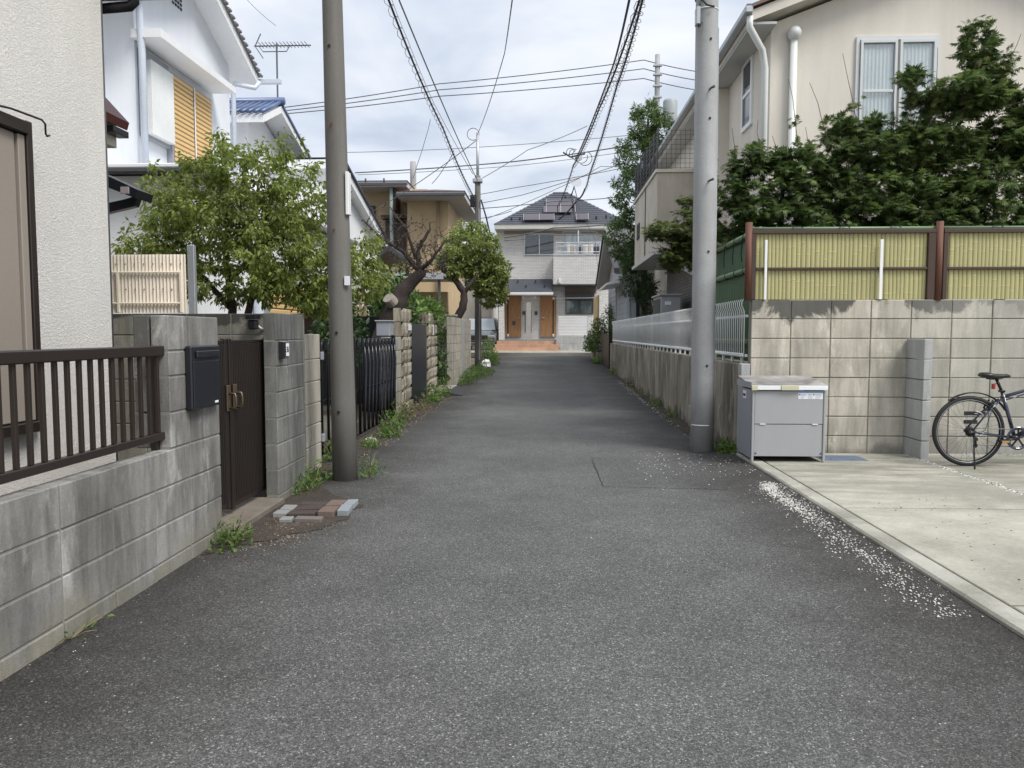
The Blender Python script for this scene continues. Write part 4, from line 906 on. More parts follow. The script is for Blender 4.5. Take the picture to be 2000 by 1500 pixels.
# porch
YP = YF - 1.2
MB().prism([(YP, ZE(571, YP)), (YP, ZE(569, YP)), (YF - .002, ZE(546, YF)), (YF - .002, ZE(571, YP))], 'x', XE(982, YP), XE(1078, YP)).build('porch_roof', m_slate, he)
B('porch_fascia', XE(974, YP), XE(1080, YP), YP - .06, YF - .02, ZE(576, YP), ZE(571, YP) - .002, m_wplas, he)
for px, t in ((994, .3), (1012, .7), (1028, .3), (1046, .7), (1063, .3)): y_ = YP + t * 1.1; z_ = ZE(569, YP) + (ZE(546) - ZE(569, YP)) * t; B('snow_guard', XE(px) - .035, XE(px) + .035, y_ - .06, y_, z_, z_ + .12, m_ink, he, .008)
B('porch_side_wall', XE(974, YP), XE(984, YP), YP + .02, YF - .004, g, ZE(576, YP), m_tile_end, he)
B('partition_pillar', XE(1028, YP), XE(1037, YP), YP - .05, YP + .10, g + .1, ZE(591, YP), M('pale_pillar', (.36, .35, .33), .7), he)
for x0, x1, sl_, hd in ((986, 1018, 991, 1012), (1055, 1086, 1079, 1061)):
    d = B('door', XE(x0), XE(x1), YF - .09, YF - .004, ZE(658), ZE(579), m_door, he, .01)
    B('glass_slit', XE(sl_), XE(sl_) + .06, YF - .1, YF - .092, ZE(652), ZE(586), m_ink, d); B('handle', XE(hd) - .09, XE(hd) + .06, YF - .16, YF - .092, ZE(622), ZE(620), m_chrome, d)
    B('hinge_block', XE(sl_) - .0, XE(sl_) + .09, YF - .12, YF - .101, ZE(586), ZE(581), m_wplas, d); B('hinge_block', XE(sl_) - .0, XE(sl_) + .09, YF - .12, YF - .101, ZE(657), ZE(652), m_wplas, d)
B('door_mail_slot', XE(1001), XE(1007), YF - .11, YF - .092, ZE(635), ZE(627), m_dkgrey, he)
for px in (1022, 1045): B('wall_lamp', XE(px) - .06, XE(px) + .06, YF - .12, YF - .004, ZE(584), ZE(578), m_wplas, he)
for px in (1023, 1047): B('intercom', XE(px) - .07, XE(px) + .07, YF - .04, YF - .004, ZE(615), ZE(608), m_dkgrey, he)
for px in (1027, 1038): MB().tube([(XE(px), YP - .02, ZE(650)), (XE(px), YP - .02, ZE(608))], .03, 6).build('grab_bar', m_dkgrey, he)
B('wall_lantern', XE(1090), XE(1094), YB - .1, YB - .002, ZE(556), ZE(548), m_wplas, he)
zst = G(39.5) + .05
for k in range(3):
    y0 = YP - .35 - .3 * (2 - k); x = XE(962 + 4 * k, y0)
    while x < XE(1087, y0) - .05:
        piece('step_tile', round(x, 3), round(x + .296, 3), y0, YF - .1 if k == 2 else y0 + .32, zst + k * .17 - (.02 if k == 0 else 0), zst + (k + 1) * .17, m_terra, he, .006); x += .3
B('porch_floor', XE(978), XE(1087), YP - .3, YF - .1, zst + .52, zst + .56, m_greyd, he)
lf = thing('louvre_fence', (XE(1115), YP - .4, zst), 'cream horizontal louvre fence on pale blocks at the end house', 'fence')
YV = YP - .5
z = ZE(656, YV) + .04
while z < ZE(617, YV): piece('louvre', XE(1090, YV), XE(1146, YV), YV, YV + .03, z, z + .05, m_wplas, lf, .004); z += .075
for px in (1090, 1118, 1146): B('post', XE(px, YV), XE(px, YV) + .05, YV + .035, YV + .08, zst, ZE(616, YV), m_alu, lf)
x = XE(1087, YV)
zb_ = ZE(656, YV)
while x < XE(1150, YV):
    for k in range(2): piece('block', x, x + .39, YV - .03, YV + .12, zst + k * (zb_ - zst) / 2, zst + (k + 1) * (zb_ - zst) / 2 - .01, m_blkg, lf)
    x += .4
MB().tube([(XE(1083), YF - .6, ZE(584)), (XE(1172), YF - .6, ZE(583))], .03, 6).build('drying_pole', m_alu, he)
dsh = thing('satellite_dish', U(1122, 362, 41), 'small pale dish antenna on a mast above the solar roof', 'antenna')
c = U(1122, 362, 42)
MB().lathe([(.02, 0), (.15, .02), (.27, .06), (.30, .10)], (0, 0, 0), 20).build('dish', m_greyd, None)
o = bpy.data.objects['dish']; o.parent = dsh; o.location = (0, 0, 0); o.rotation_euler = (pi / 2 - .3, 0, .3)
MB().tube([U(1120, 368, 41), U(1112, 395, 43)], .03, 6).build('mast', m_wire, dsh); MB().tube([U(1120, 372, 41), U(1128, 400, 43)], .02, 6).build('stay', m_wire, dsh); MB().tube([U(1120, 372, 41), U(1113, 386, 42)], .02, 6).build('stay', m_wire, dsh)

fh = thing('far_house', (-7, 48, G(40)), 'plain grey house far behind the parked van', 'house')
B('wall', -13, -3.4, 47, 54, 0, 5.6, m_grime_w, fh); hip(fh, -13.6, -2.9, 46.4, 54.6, 5.8, 1.8, m_slate, m_soffit, .2, 3.5)
fh = thing('far_house', (9, 50, G(40)), 'plain pale house far behind the clapboard house', 'house')
B('wall', 5.2, 14, 44, 52, 0, 5.4, m_bluew, fh); hip(fh, 4.8, 14.5, 43.5, 52.5, 5.6, 1.6, m_tileg, m_soffit, .2, 3.5)
# car on the cross street
def car():
    t = thing('parked_car', (-3.35, 40.5, G(40)), 'dark grey van parked nose-out beside the end house, half hidden by the bush', 'car')
    x0, x1, yf, z0 = -4.25, -2.46, 38.75, G(40); cx = (x0 + x1) / 2; hw = (x1 - x0) / 2
    secs = [(0, .35, .55, .86), (.06, .3, .85, .93), (.35, .28, .98, .98), (.9, .27, 1.08, 1), (1.75, .27, 1.72, .97), (2.2, .27, 1.80, .96), (3.8, .27, 1.80, .96), (4.3, .3, 1.6, .93), (4.35, .35, 1.0, .9)]
    vs = []; n = 10
    for (y, zb, zt, wf_) in secs:
        W_ = hw * wf_; belt = min(zt, 1.0)
        pr = [(-W_ * .92, zb), (-W_, zb + .2), (-W_, belt * .9), (-W_ * .97, belt), (-W_ * (.80 if zt > 1.2 else .9), zt - .06), (W_ * (.80 if zt > 1.2 else .9) * -.75, zt)]
        prof = pr + [(-x, z) for x, z in pr[::-1]]
        vs += [(cx + x, yf + y, z0 + z) for x, z in prof]
    n = 12; fs = [(i * n + j, i * n + (j + 1) % n, (i + 1) * n + (j + 1) % n, (i + 1) * n + j) for i in range(len(secs) - 1) for j in range(n)]
    fs += [tuple(range(n))[::-1], tuple((len(secs) - 1) * n + j for j in range(n))]
    b = MB().add(vs, fs).build('body', m_carp, t, smooth=False)
    MB().add([(cx - hw * .86, yf + .93, z0 + 1.11), (cx + hw * .86, yf + .93, z0 + 1.11), (cx + hw * .72, yf + 1.70, z0 + 1.70), (cx - hw * .72, yf + 1.70, z0 + 1.70)], [(0, 1, 2, 3)]).build('windscreen', M('windscreen_sky_sheen', (.30, .34, .36), .12, var=.1, fine=0, spec=.9), t)  # pale base colour stands in for the sky reflected in the windscreen
    for s in (-1, 1):
        MB().box(cx + s * hw * .70 - .2, cx + s * hw * .70 + .2, yf - .01, yf + .06, z0 + .66, z0 + .82, .03).build('headlight', m_chrome, t)
        MB().box(cx + s * (hw + .10) - .08, cx + s * (hw + .10) + .08, yf + 1.05, yf + 1.17, z0 + 1.02, z0 + 1.18, .04).build('mirror', m_carp, t)
        for y in (.85, 3.5):
            w_ = MB().tube([(cx + s * (hw - .2), yf + y, z0 + .31), (cx + s * (hw + .0), yf + y, z0 + .31)], .31, 24).build('wheel', m_tyre, t, smooth=False)
            MB().tube([(cx + s * (hw + .001), yf + y, z0 + .31), (cx + s * (hw + .01), yf + y, z0 + .31)], .19, 16).build('rim', m_chrome, w_)
        MB().add([(cx + s * hw * .975, yf + 1.2, z0 + 1.08), (cx + s * hw * .975, yf + 3.7, z0 + 1.08), (cx + s * hw * .84, yf + 3.7, z0 + 1.66), (cx + s * hw * .84, yf + 1.8, z0 + 1.66)], [(0, 1, 2, 3)]).build('side_window', m_glassd, t)
    B('grille', cx - .45, cx + .45, yf - .012, yf + .02, z0 + .62, z0 + .8, m_ink, t); B('bumper', cx - hw * .85, cx + hw * .85, yf - .05, yf + .1, z0 + .3, z0 + .5, m_carp, t, .04)
    B('number_plate', cx - .17, cx + .17, yf - .065, yf - .052, z0 + .36, z0 + .5, m_wplas, t)
car()

# ------------------------------------------------------------------ RIGHT: front block wall with bamboo screen
YW = 8.2
fw = thing('beige_block_wall', (4, YW, 0), 'beige concrete block wall facing the camera with black-stained top course', 'wall')
us = [2.16] + [2.16 + .412 * k for k in range(1, 13)]
zs = [.02, .235, .44, .645, .85, 1.055, 1.26, 1.465, 1.665]
MB().box(2.165, us[-1], YW + .012, YW + .11, 0, 1.655).build('mortar', m_mortb, fw)
blocks(fw, 'x', us, zs, YW, YW + .12, m_blkb, j=.009, jit=.003)
B('vent_slot', 4.38, 4.60, YW - .004, YW + .01, .46, .50, m_ink, fw, 0); B('vent_slot', 4.38, 4.52, YW - .004, YW + .01, .37, .41, m_ink, fw, 0)
pb = thing('block_buttress', (3.85, 8.0, 0), 'pale grey single-block buttress standing out from the beige wall', 'buttress')
blocks(pb, 'x', [3.765, 3.855], [.0, .235, .44, .645, .85, 1.055, 1.262], YW - .38, YW - .006, m_blkg, jit=.001)
sc = thing('bamboo_screen', (4, YW, 1.66), 'yellow bamboo screen panels in brown frames on top of the beige wall', 'fence')
_cane = {}
def cane_mesh(h, r, m, v):
    k = (round(h, 2), round(r, 3), m.name, v)
    if k not in _cane:
        rnd = random.Random(v * 31 + 5); z = 0; rings = [(0, r)]; z = rnd.uniform(.05, .3)
        while z < h - .03: rings += [(z - .005, r * .99), (z, r * 1.2), (z + .005, r * .99)]; z += rnd.uniform(.22, .38)
        rings.append((h, r)); n = 6; vs = []
        for (zz_, rr) in rings: vs += [(-rr * cos(pi * j / n), -rr * .5 * sin(pi * j / n), zz_) for j in range(n + 1)]
        fs = [(i * (n + 1) + j, i * (n + 1) + j + 1, (i + 1) * (n + 1) + j + 1, (i + 1) * (n + 1) + j) for i in range(len(rings) - 1) for j in range(n)]
        _cane[k] = MB().add(vs, fs).mesh('cane', m)
    return _cane[k]
def canes(parent, x0, x1, z0, z1, yy, m):
    x = x0
    while x < x1 - .02:
        r = random.choice((.019, .022, .025)); part('cane', cane_mesh(z1 - z0, r, m, random.randint(0, 9)), parent, (x + r, yy, z0)); x += r * 2 + .001
canes(sc, 2.20, 3.96, 1.67, 2.36, YW + .045, m_bamy); canes(sc, 4.19, 6.3, 1.67, 2.36, YW + .045, m_bamy)
B('backing', 2.2, 6.3, YW + .05, YW + .06, 1.67, 2.37, m_bamy, sc, 0)
for a, b in ((2.155, 4.04), (4.115, 6.34)):
    B('frame_top', a, b, YW, YW + .07, 2.352, 2.392, m_frameb, sc); B('frame_mid', a + .046, b - .08, YW + .005, YW + .07, 1.975, 2.003, m_frameb, sc)
    B('frame_side', a, a + .045, YW + .002, YW + .07, 1.667, 2.352, m_frameb, sc); B('frame_side', b - .08, b - .002, YW + .002, YW + .07, 1.667, 2.352, m_frameb, sc)
    MB().tube([(a, YW + .04, 2.408), (b, YW + .04, 2.408)], .016, 8).build('top_rail', m_bamr, sc, smooth=True)
for x in (2.125, 4.075, 6.36): MB().tube([(x, YW + .02, 1.66), (x, YW + .02, 2.47)], .036, 16).build('post', m_post, sc, smooth=True)
for x in (2.62, 3.10, 3.62, 4.65):
    for s in (-1, 1): MB().tube([(x, YW + .02, 2.425), (x + s * .03, YW + .01, 2.43), (x + s * .055, YW - .0, 2.405)], .005, 5).build('twine', m_rope, sc)
st = thing('white_stake', (2.30, YW - .01, 1.66), 'white plastic stake at the left end of the bamboo screen', 'stake'); B('stake', 2.285, 2.312, YW - .012, YW + .002, 1.667, 2.285, m_wplas, st, .003)
st = thing('white_stake', (3.48, YW - .01, 1.66), 'white plastic stake near the right end of the bamboo panel', 'stake'); B('stake', 3.465, 3.497, YW - .012, YW + .002, 1.667, 2.285, m_wplas, st, .003)

# green bamboo side screen
gs = thing('green_bamboo_screen', (2.3, 9.7, 1), 'green bamboo screen with bound round rails behind the white picket fence', 'fence')
y = 8.30
while y < 11.4:
    r = random.choice((.02, .024)); part('cane', cane_mesh(1.42, r, m_bamg, random.randint(0, 9)), gs, (2.29, y + r, 1.0), (0, 0, -pi / 2)); y += 2 * r + .001
for z in (2.40, 2.02, 1.22): MB().tube([(2.255, 8.26, z), (2.25, 11.4, z)], .034, 10).build('rail', m_bamr, gs, smooth=True)
for y in (8.5, 8.85, 9.25, 9.7, 10.2, 10.8):
    for z in (2.40, 2.02): MB().torus((2.255, y, z), .036, .006, 'y', 12, 5).build('binding', m_rope, gs)
    MB().tube([(2.215, y, 2.38), (2.21, y + .02, 2.2), (2.215, y + .01, 2.12)], .005, 5).build('binding_tail', m_rope, gs)
B('backing', 2.295, 2.31, 8.3, 11.4, 1.0, 2.42, m_bamg, gs, 0)

# cast low wall + white pickets
lw = thing('concrete_wall', (2.15, 16, 0), 'low cast concrete wall with vertical brown stains along the right road edge', 'wall')
B('wall', 2.06, 2.22, 8.32, 24.6, -.1, .99, m_castw, lw, .008)
B('pilaster', 2.02, 2.06, 10.55, 10.95, -.05, .30, m_castw, lw, .01)
lg = thing('concrete_wall_end', (2.1, 8.25, 0), 'short pale concrete post closing the corner of the beige wall', 'wall'); B('post', 2.063, 2.158, 8.19, 8.315, 0, .995, m_blkg, lg, .006)
pf = thing('picket_fence', (2.14, 16, 1.0), 'white steel picket fence with curled tops on the low concrete wall', 'fence')
pk = MB().tube([(0, 0, 0), (0, 0, .44), (-.004, 0, .50), (-.03, 0, .56), (-.028, 0, .60), (-.012, 0, .625)], [.0165, .0165, .0165, .0145, .013, .010], 8, squash=.28).mesh('picket', m_wfence, smooth=True)
n = 0; y = 8.36
while y < 24.5: part('picket', pk, pf, (2.13, y, 1.055)); y += .0925; n += 1
for z in (1.075, 1.50): B('rail', 2.142, 2.168, 8.33, 24.5, z - .014, z + .014, m_wfence, pf)
cap = MB()
y = 8.36
while y < 24.4: cap.box(2.118, 2.141, y + .012, y + .08, 1.06, 1.10, .008); y += .0925
tag(cap.build('picket_foot', m_wfence, pf), kind='stuff')
y = 8.5
while y < 24.5: B('support', 2.14, 2.165, y, y + .035, .985, 1.061, m_wfence, pf, 0); y += .43

# storage bin
bn = thing('storage_bin', (2.37, 7.85, .055), 'grey steel rubbish storage bin with white-edged lid beside the pale pole', 'storage bin')
x0, x1, y0, y1 = 2.02, 2.735, 7.57, 8.12; zb, zt = .055, .80
B('side_panel', x0, x0 + .02, y0 + .01, y1, zb + .03, zt - .04, m_greyd, bn); B('side_panel', x1 - .02, x1, y0 + .01, y1, zb + .03, zt - .04, m_grey, bn)
B('back_panel', x0 + .021, x1 - .021, y1 - .02, y1, zb + .03, zt - .04, m_grey, bn)
B('front_flap', x0 + .028, x1 - .028, y0 + .006, y0 + .02, .43, zt - .045, m_grey, bn, .004); B('front_panel', x0 + .028, x1 - .028, y0 + .010, y0 + .024, .11, .425, m_grey, bn, .004)
for x in (x0, x1 - .026): B('leg', x, x + .026, y0, y0 + .03, zb, zt - .04, m_grey, bn, .006)
for x in (x0, x1 - .026): B('leg', x, x + .026, y1 - .03, y1 + .004, zb, zb + .06, m_greyd, bn)
B('floor', x0 + .03, x1 - .03, y0 + .03, y1 - .03, .13, .14, m_dkgrey, bn)
ld = MB().prism([(y0 - .012, zt), (y0 - .012, zt - .002), (y1, zt + .055), (y1, zt + .075), (y0 - .012, zt + .012)], 'x', x0 - .008, x1 + .008).build('lid', m_lid, bn)
B('lid_edge', x0 + .045, x0 + .27, y0 - .02, y0 - .013, zt - .035, zt + .008, m_wplas, ld, .003); B('lid_edge', x0 + .44, x1 + .006, y0 - .02, y0 - .013, zt - .035, zt + .008, m_wplas, ld, .003)
B('lid_handle', x0 + .27, x0 + .44, y0 - .028, y0 - .013, zt - .038, zt + .010, m_beigep, ld, .004); B('corner_cap', x0 - .012, x0 + .045, y0 - .024, y0 - .013, zt - .04, zt + .010, m_beigep, ld, .004)
B('lid_side', x0 - .012, x0 - .009, y0 - .01, y1, zt - .02, zt + .04, m_galv, ld, 0)
for x in (x0 + .08, x1 - .13): B('hinge', x, x + .055, y0 + .001, y0 + .008, .424, .432, m_wplas, bn, .001)
for x in (x0 + .04, x1 - .046): B('bolt', x, x + .012, y0 + .002, y0 + .011, .135, .147, m_ink, bn, .002)
hd = B('side_handle', x0 - .006, x0 - .001, 7.78, 7.90, .66, .74, m_wplas, bn, .003); B('handle_slot', x0 - .008, x0 - .0065, 7.795, 7.885, .685, .71, m_ink, hd, 0)
sk = B('sticker', x0 + .445, x0 + .68, y0 + .0035, y0 + .0055, .675, .755, m_sticker, bn, 0); 
B('blue_band', x0 + .446, x0 + .679, y0 + .0025, y0 + .0034, .737, .7545, m_stblue, sk, 0)
pr_ = MB()
for k in range(3):
    for r in range(4): pr_.box(x0 + .468 + k * .07, x0 + .468 + k * .07 + random.uniform(.03, .055), y0 + .0028, y0 + .0034, .683 + r * .012, .687 + r * .012)
pr_.box(x0 + .54, x0 + .585, y0 + .0015, y0 + .0024, .742, .75); pr_.box(x0 + .59, x0 + .62, y0 + .0015, y0 + .0024, .742, .75)
pr_.build('print', m_stink, sk)
for x in (.452, .587): MB().box(x0 + x, x0 + x + .011, y0 + .0022, y0 + .0029, .713, .725).build('icon', m_ink, sk)
cv = thing('access_cover', (3.05, 7.85, .06), 'blue-grey square access cover set in the pad beside the bin', 'cover'); B('plate', 2.76, 3.20, 7.68, 7.98, .05, .062, m_drain, cv, .004)
for x in (2.84, 3.06): B('lift_hole', x, x + .02, 7.72, 7.74, .0621, .0632, m_ink, cv, 0)

# ------------------------------------------------------------------ bicycle
def bicycle():
    bx, by, gz, R = 4.01, 7.42, .056, .335
    cz = gz + R; fx = bx + 1.06
    t = thing('bicycle', (bx + .5, by, gz), 'dark blue city bicycle with black saddle and rear mudguard by the wall', 'bicycle')
    for wx in (bx, fx):
        wh = MB().torus((wx, by, cz), R - .020, .0205, 'y', 64, 10).build('tyre', m_tyre, t, smooth=True)
        MB().torus((wx, by, cz), R - .043, .0085, 'y', 64, 8, ry=.012).build('rim', m_rim, wh, smooth=True)
        MB().torus((wx, by - .0125, cz), R - .038, .0022, 'y', 64, 5).build('rim_line', m_alu, wh, smooth=True)
        for k in range(28):
            a = 2 * pi * k / 28; s = 1 if k % 2 else -1; b_ = a + s * .35 * (1 if (k // 2) % 2 else -1)
            MB().tube([(wx + .022 * cos(b_), by + s * .026, cz + .022 * sin(b_)), (wx + (R - .05) * cos(a), by, cz + (R - .05) * sin(a))], .0013, 4, caps=False).build('spoke', m_dkgrey, wh)
        MB().tube([(wx, by - .05, cz), (wx, by + .05, cz)], .02, 12).build('hub', m_rim, wh)
        MB().tube([(wx, by - .07, cz), (wx, by + .07, cz)], .008, 8).build('axle', m_chrome, wh)
    bb_ = (bx + .43, by, gz + .275); st_ = (bx + .30, by, gz + .70); hd0 = (fx - .12, by, gz + .62); hd1 = (fx - .165, by, gz + .78)
    f = MB()
    f.tube([bb_, st_], .017, 12); f.tube([(st_[0] - .012, by, gz + .655), (bx + .55, by, gz + .735), hd1], .016, 12); f.tube([bb_, (bx + .72, by, gz + .46), hd0], .021, 12); f.tube([hd0, hd1], .021, 12)
    f.tube([(st_[0] - .004, by, gz + .62), (bx + .5, by, gz + .685)], .007, 8)
    for s in (-1, 1):
        f.tube([(bx, by + s * .062, cz), (bx + .12, by + s * .05, cz - .018), (bb_[0] - .02, by + s * .035, bb_[2])], .0105, 10)
        f.tube([(bx, by + s * .062, cz), (bx + .15, by + s * .045, gz + .52), (st_[0] - .02, by + s * .02, gz + .64)], .009, 10)
    f.tube([(bb_[0], by - .038, bb_[2]), (bb_[0], by + .038, bb_[2])], .024, 14)
    f.build('frame', m_frame, t, smooth=True)
    fk = MB()
    for s in (-1, 1): fk.tube([(fx, by + s * .055, cz), (fx - .06, by + s * .05, gz + .5), (fx - .115, by + s * .04, gz + .60)], .011, 10)
    fk.tube([(fx - .115, by - .05, gz + .60), (fx - .115, by + .05, gz + .60)], .014, 10); fk.build('fork', m_frame, t, smooth=True)
    MB().tube([st_, (bx + .24, by, gz + .83)], .0135, 10).build('seat_post', m_rim, t, smooth=True)
    B('seat_clamp', st_[0] - .03, st_[0] + .02, by - .02, by + .02, gz + .705, gz + .725, m_rim, t, .004)
    # saddle lofted
    sec = [(-.135, .045, .010, .018), (-.115, .072, .022, .026), (-.06, .075, .026, .022), (-.01, .055, .024, .012), (.05, .032, .020, .013), (.11, .022, .016, .018), (.14, .014, .008, .012)]
    vs = []; n = 12; sx0 = bx + .225; sz = gz + .845
    for (x, w_, th, zo) in sec: vs += [(sx0 + x, by + w_ * cos(2 * pi * j / n), sz + zo + th * sin(2 * pi * j / n) * (1 if sin(2 * pi * j / n) > 0 else 1.25)) for j in range(n)]
    fs = [(i * n + j, i * n + (j + 1) % n, (i + 1) * n + (j + 1) % n, (i + 1) * n + j) for i in range(len(sec) - 1) for j in range(n)] + [tuple(range(n))[::-1], tuple((len(sec) - 1) * n + j for j in range(n))]
    sd_ = MB().add(vs, fs).build('saddle', M('saddle_leather', (.014, .014, .015), .4, var=.05, fine=.02), t, smooth=True)
    for s in (-1, 1): MB().tube([(sx0 - .09, by + s * .022, sz - .002), (sx0 - .05, by + s * .02, sz - .018), (sx0 + .04, by + s * .02, sz - .018), (sx0 + .10, by, sz + .004)], .0035, 6).build('saddle_rail', m_rim, sd_)
    # mudguard, reflector, brake, chain, cranks, derailleur, stand
    MB().torus((bx + .035, by, cz + .01), R + .02, .007, 'y', 30, 6, a0=radians(32), a1=radians(128), ry=.026).build('mudguard', m_rim, t, smooth=True)
    B('reflector', bx + .205, bx + .228, by - .018, by + .018, gz + .735, gz + .785, m_redr, t, .004); MB().tube([(bx + .225, by, gz + .785), (bx + .275, by, gz + .79)], .005, 6).build('reflector_arm', m_rim, t)
    for s in (-1, 1): MB().tube([(bx + .16, by + s * .05, gz + .545), (bx + .18, by + s * .04, gz + .60), (bx + .20, by + s * .03, gz + .63)], .009, 8).build('brake_arm', m_rim, t)
    B('brake_shoe', bx + .12, bx + .175, by - .045, by - .02, gz + .53, gz + .56, m_tyre, t, .004)
    cr_ = MB().torus((bb_[0], by - .052, bb_[2]), .085, .006, 'y', 36, 6, ry=.003).build('chainring', m_frame, t)
    MB().torus((bb_[0], by - .058, bb_[2]), .10, .010, 'y', 36, 6, ry=.004).build('chain_guard', m_frame, cr_)
    for k in range(5): a = 2 * pi * k / 5 + .3; MB().tube([(bb_[0] + .015 * cos(a), by - .054, bb_[2] + .015 * sin(a)), (bb_[0] + .088 * cos(a), by - .054, bb_[2] + .088 * sin(a))], .008, 6).build('chainring_arm', m_rim, cr_)
    MB().tube([(bb_[0], by - .07, bb_[2]), (bb_[0] - .165, by - .075, bb_[2] - .02)], [.013, .010], 8).build('crank', m_rim, t, smooth=True); B('pedal', bb_[0] - .215, bb_[0] - .125, by - .16, by - .08, bb_[2] - .03, bb_[2] - .008, m_rim, t, .004)
    B('pedal_reflector', bb_[0] - .205, bb_[0] - .14, by - .164, by - .161, bb_[2] - .026, bb_[2] - .012, M('amber', (.5, .22, .03), .3), t, 0)
    MB().tube([(bb_[0], by + .07, bb_[2]), (bb_[0] + .165, by + .075, bb_[2] + .02)], [.013, .010], 8).build('crank', m_rim, t, smooth=True); B('pedal', bb_[0] + .125, bb_[0] + .215, by + .08, by + .16, bb_[2] + .008, bb_[2] + .03, m_rim, t, .004)
    for dz, z2 in ((.083, .035), (-.083, -.12)): MB().tube([(bx + (.0 if dz > 0 else .03), by - .05, cz + z2), (bb_[0], by - .052, bb_[2] + dz)], .004, 5).build('chain', m_rim, t)
    MB().tube([(bx, by - .03, cz), (bx, by - .056, cz)], [.048, .028], 18).build('cassette', m_rim, t); MB().tube([(bx, by - .057, cz), (bx, by - .058, cz)], .02, 12).build('cassette_lockring', m_bronze, t)
    dl = MB().tube([(bx + .01, by - .062, cz - .02), (bx + .03, by - .068, cz - .07), (bx + .04, by - .066, cz - .13)], [.014, .012, .010], 8).build('derailleur', m_rim, t)
    for z in (.07, .13): MB().tube([(bx + .038, by - .056, cz - z), (bx + .038, by - .066, cz - z)], .021, 12).build('jockey_wheel', m_tyre, dl)
    MB().tube([(bx + .02, by - .07, cz - .01), (bx - .005, by - .12, cz - .16), (bx - .03, by - .19, gz + .005)], [.009, .007, .009], 8).build('kickstand', m_rim, t)
    B('clear_reflector', bx + .06, bx + .075, by - .012, by + .012, gz + .5, gz + .505, m_wplas, t, 0)
    MB().tube([(bx + .055, by - .02, gz + .525), (bx + .09, by - .022, gz + .515), (bx + .125, by - .02, gz + .49)], .009, 8, squash=.4).build('wheel_reflector', m_wplas, t)
    # bars
    MB().tube([hd1, (hd1[0] - .03, by, gz + .90)], .013, 10).build('stem', m_rim, t); MB().tube([(hd1[0] - .09, by - .30, gz + .93), (hd1[0] - .03, by - .12, gz + .92), (hd1[0] - .03, by + .12, gz + .92), (hd1[0] - .09, by + .30, gz + .93)], .011, 10).build('handlebar', m_rim, t, smooth=True)
    for s in (-1, 1): MB().tube([(hd1[0] - .08, by + s * .27, gz + .93), (hd1[0] - .15, by + s * .35, gz + .935)], .016, 10).build('grip', m_tyre, t, smooth=True)
    MB().torus((fx, by, cz), R + .02, .006, 'y', 20, 6, a0=radians(60), a1=radians(150), ry=.026).build('mudguard', m_rim, t, smooth=True)
    MB().tube([(st_[0] + .02, by - .02, gz + .66), (bx + .2, by - .06, gz + .62), (bx + .12, by - .07, gz + .36), (bx + .05, by - .075, gz + .30)], .003, 5).build('gear_cable', m_tyre, t, smooth=True)
bicycle()

# ------------------------------------------------------------------ beige gabled house
h4 = thing('beige_house', (6, 16, 0), 'large beige stucco gabled house behind the maples on the right', 'house')
YG = 12.1
MB().prism([(3.4, -.1), (9.0, -.1), (9.0, 5.9), (6.2, 7.0), (3.4, 5.98)], 'y', YG, 25).build('wall', m_beige, h4)
MB().prism([(3.02, 6.05), (6.2, 7.25), (9.4, 6.05), (9.4, 5.90), (6.2, 7.06), (3.02, 5.90)], 'y', YG - .35, 25.5).build('roof_soffit', M('cream_trim', (.60, .56, .49), .7), h4)
MB().prism([(2.95, 6.10), (6.2, 7.36), (9.45, 6.10), (9.45, 6.06), (6.2, 7.26), (2.95, 6.055)], 'y', YG - .40, 25.55).build('roof', M('brown_roof_tile', (.16, .11, .09), .7, var=.15), h4)
B('gutter', 2.90, 3.02, YG - .42, 25.5, 5.98, 6.09, m_galv, h4, .02)
n_ = MB()
for i in range(60): n_.box(2.93, 3.02, YG - .38 + i * .22, YG - .22 + i * .22, 6.095, 6.14, .02)
tag(n_.build('eave_tiles', m_tileg, h4), kind='stuff')
B('soffit', 3.03, 3.398, YG - .3, 25, 5.86, 5.90, m_soffit, h4)
MB().tube([(3.0, YG - .32, 5.97), (3.0, YG - .30, 5.82), (3.24, YG - .12, 5.55), (3.30, YG - .07, 5.3), (3.30, YG - .07, 0)], .05, 10).build('downpipe', m_pipe, h4, smooth=True)
MB().tube([(3.72, YG - .07, 0), (3.72, YG - .07, 5.78)], .055, 12).build('vent_pipe', m_pipe, h4, smooth=True)
MB().lathe([(.02, -.1), (.07, -.08), (.10, -.02), (.10, .03), (.07, .085), (.02, .1)], (3.72, YG - .09, 5.80), 16).build('vent_cowl', m_pipe, h4, smooth=True)
MB().tube([(7.58, YG - .07, 0), (7.58, YG - .07, 5.9)], .06, 12).build('vent_pipe', m_pipe, h4, smooth=True)
m_pframe = M('pale_frame', (.60, .62, .62), .45, var=.03, fine=0)
window(h4, 4.72, 5.26, 4.0, 5.70, YG - .002, m_pframe, 0, True); window(h4, 5.30, 5.83, 4.0, 5.70, YG - .002, m_pframe, 0, True)
wt = MB(); wt.box(4.66, 5.89, YG - .035, YG - .003, 5.71, 5.76); wt.box(4.66, 4.71, YG - .035, YG - .003, 3.95, 5.71); wt.box(5.84, 5.89, YG - .035, YG - .003, 3.95, 5.71); wt.build('window_trim', m_pframe, h4)
for x in (4.99, 5.565): B('meeting_rail', x - .22, x + .22, YG - .058, YG - .045, 4.93, 4.97, m_pframe, h4)
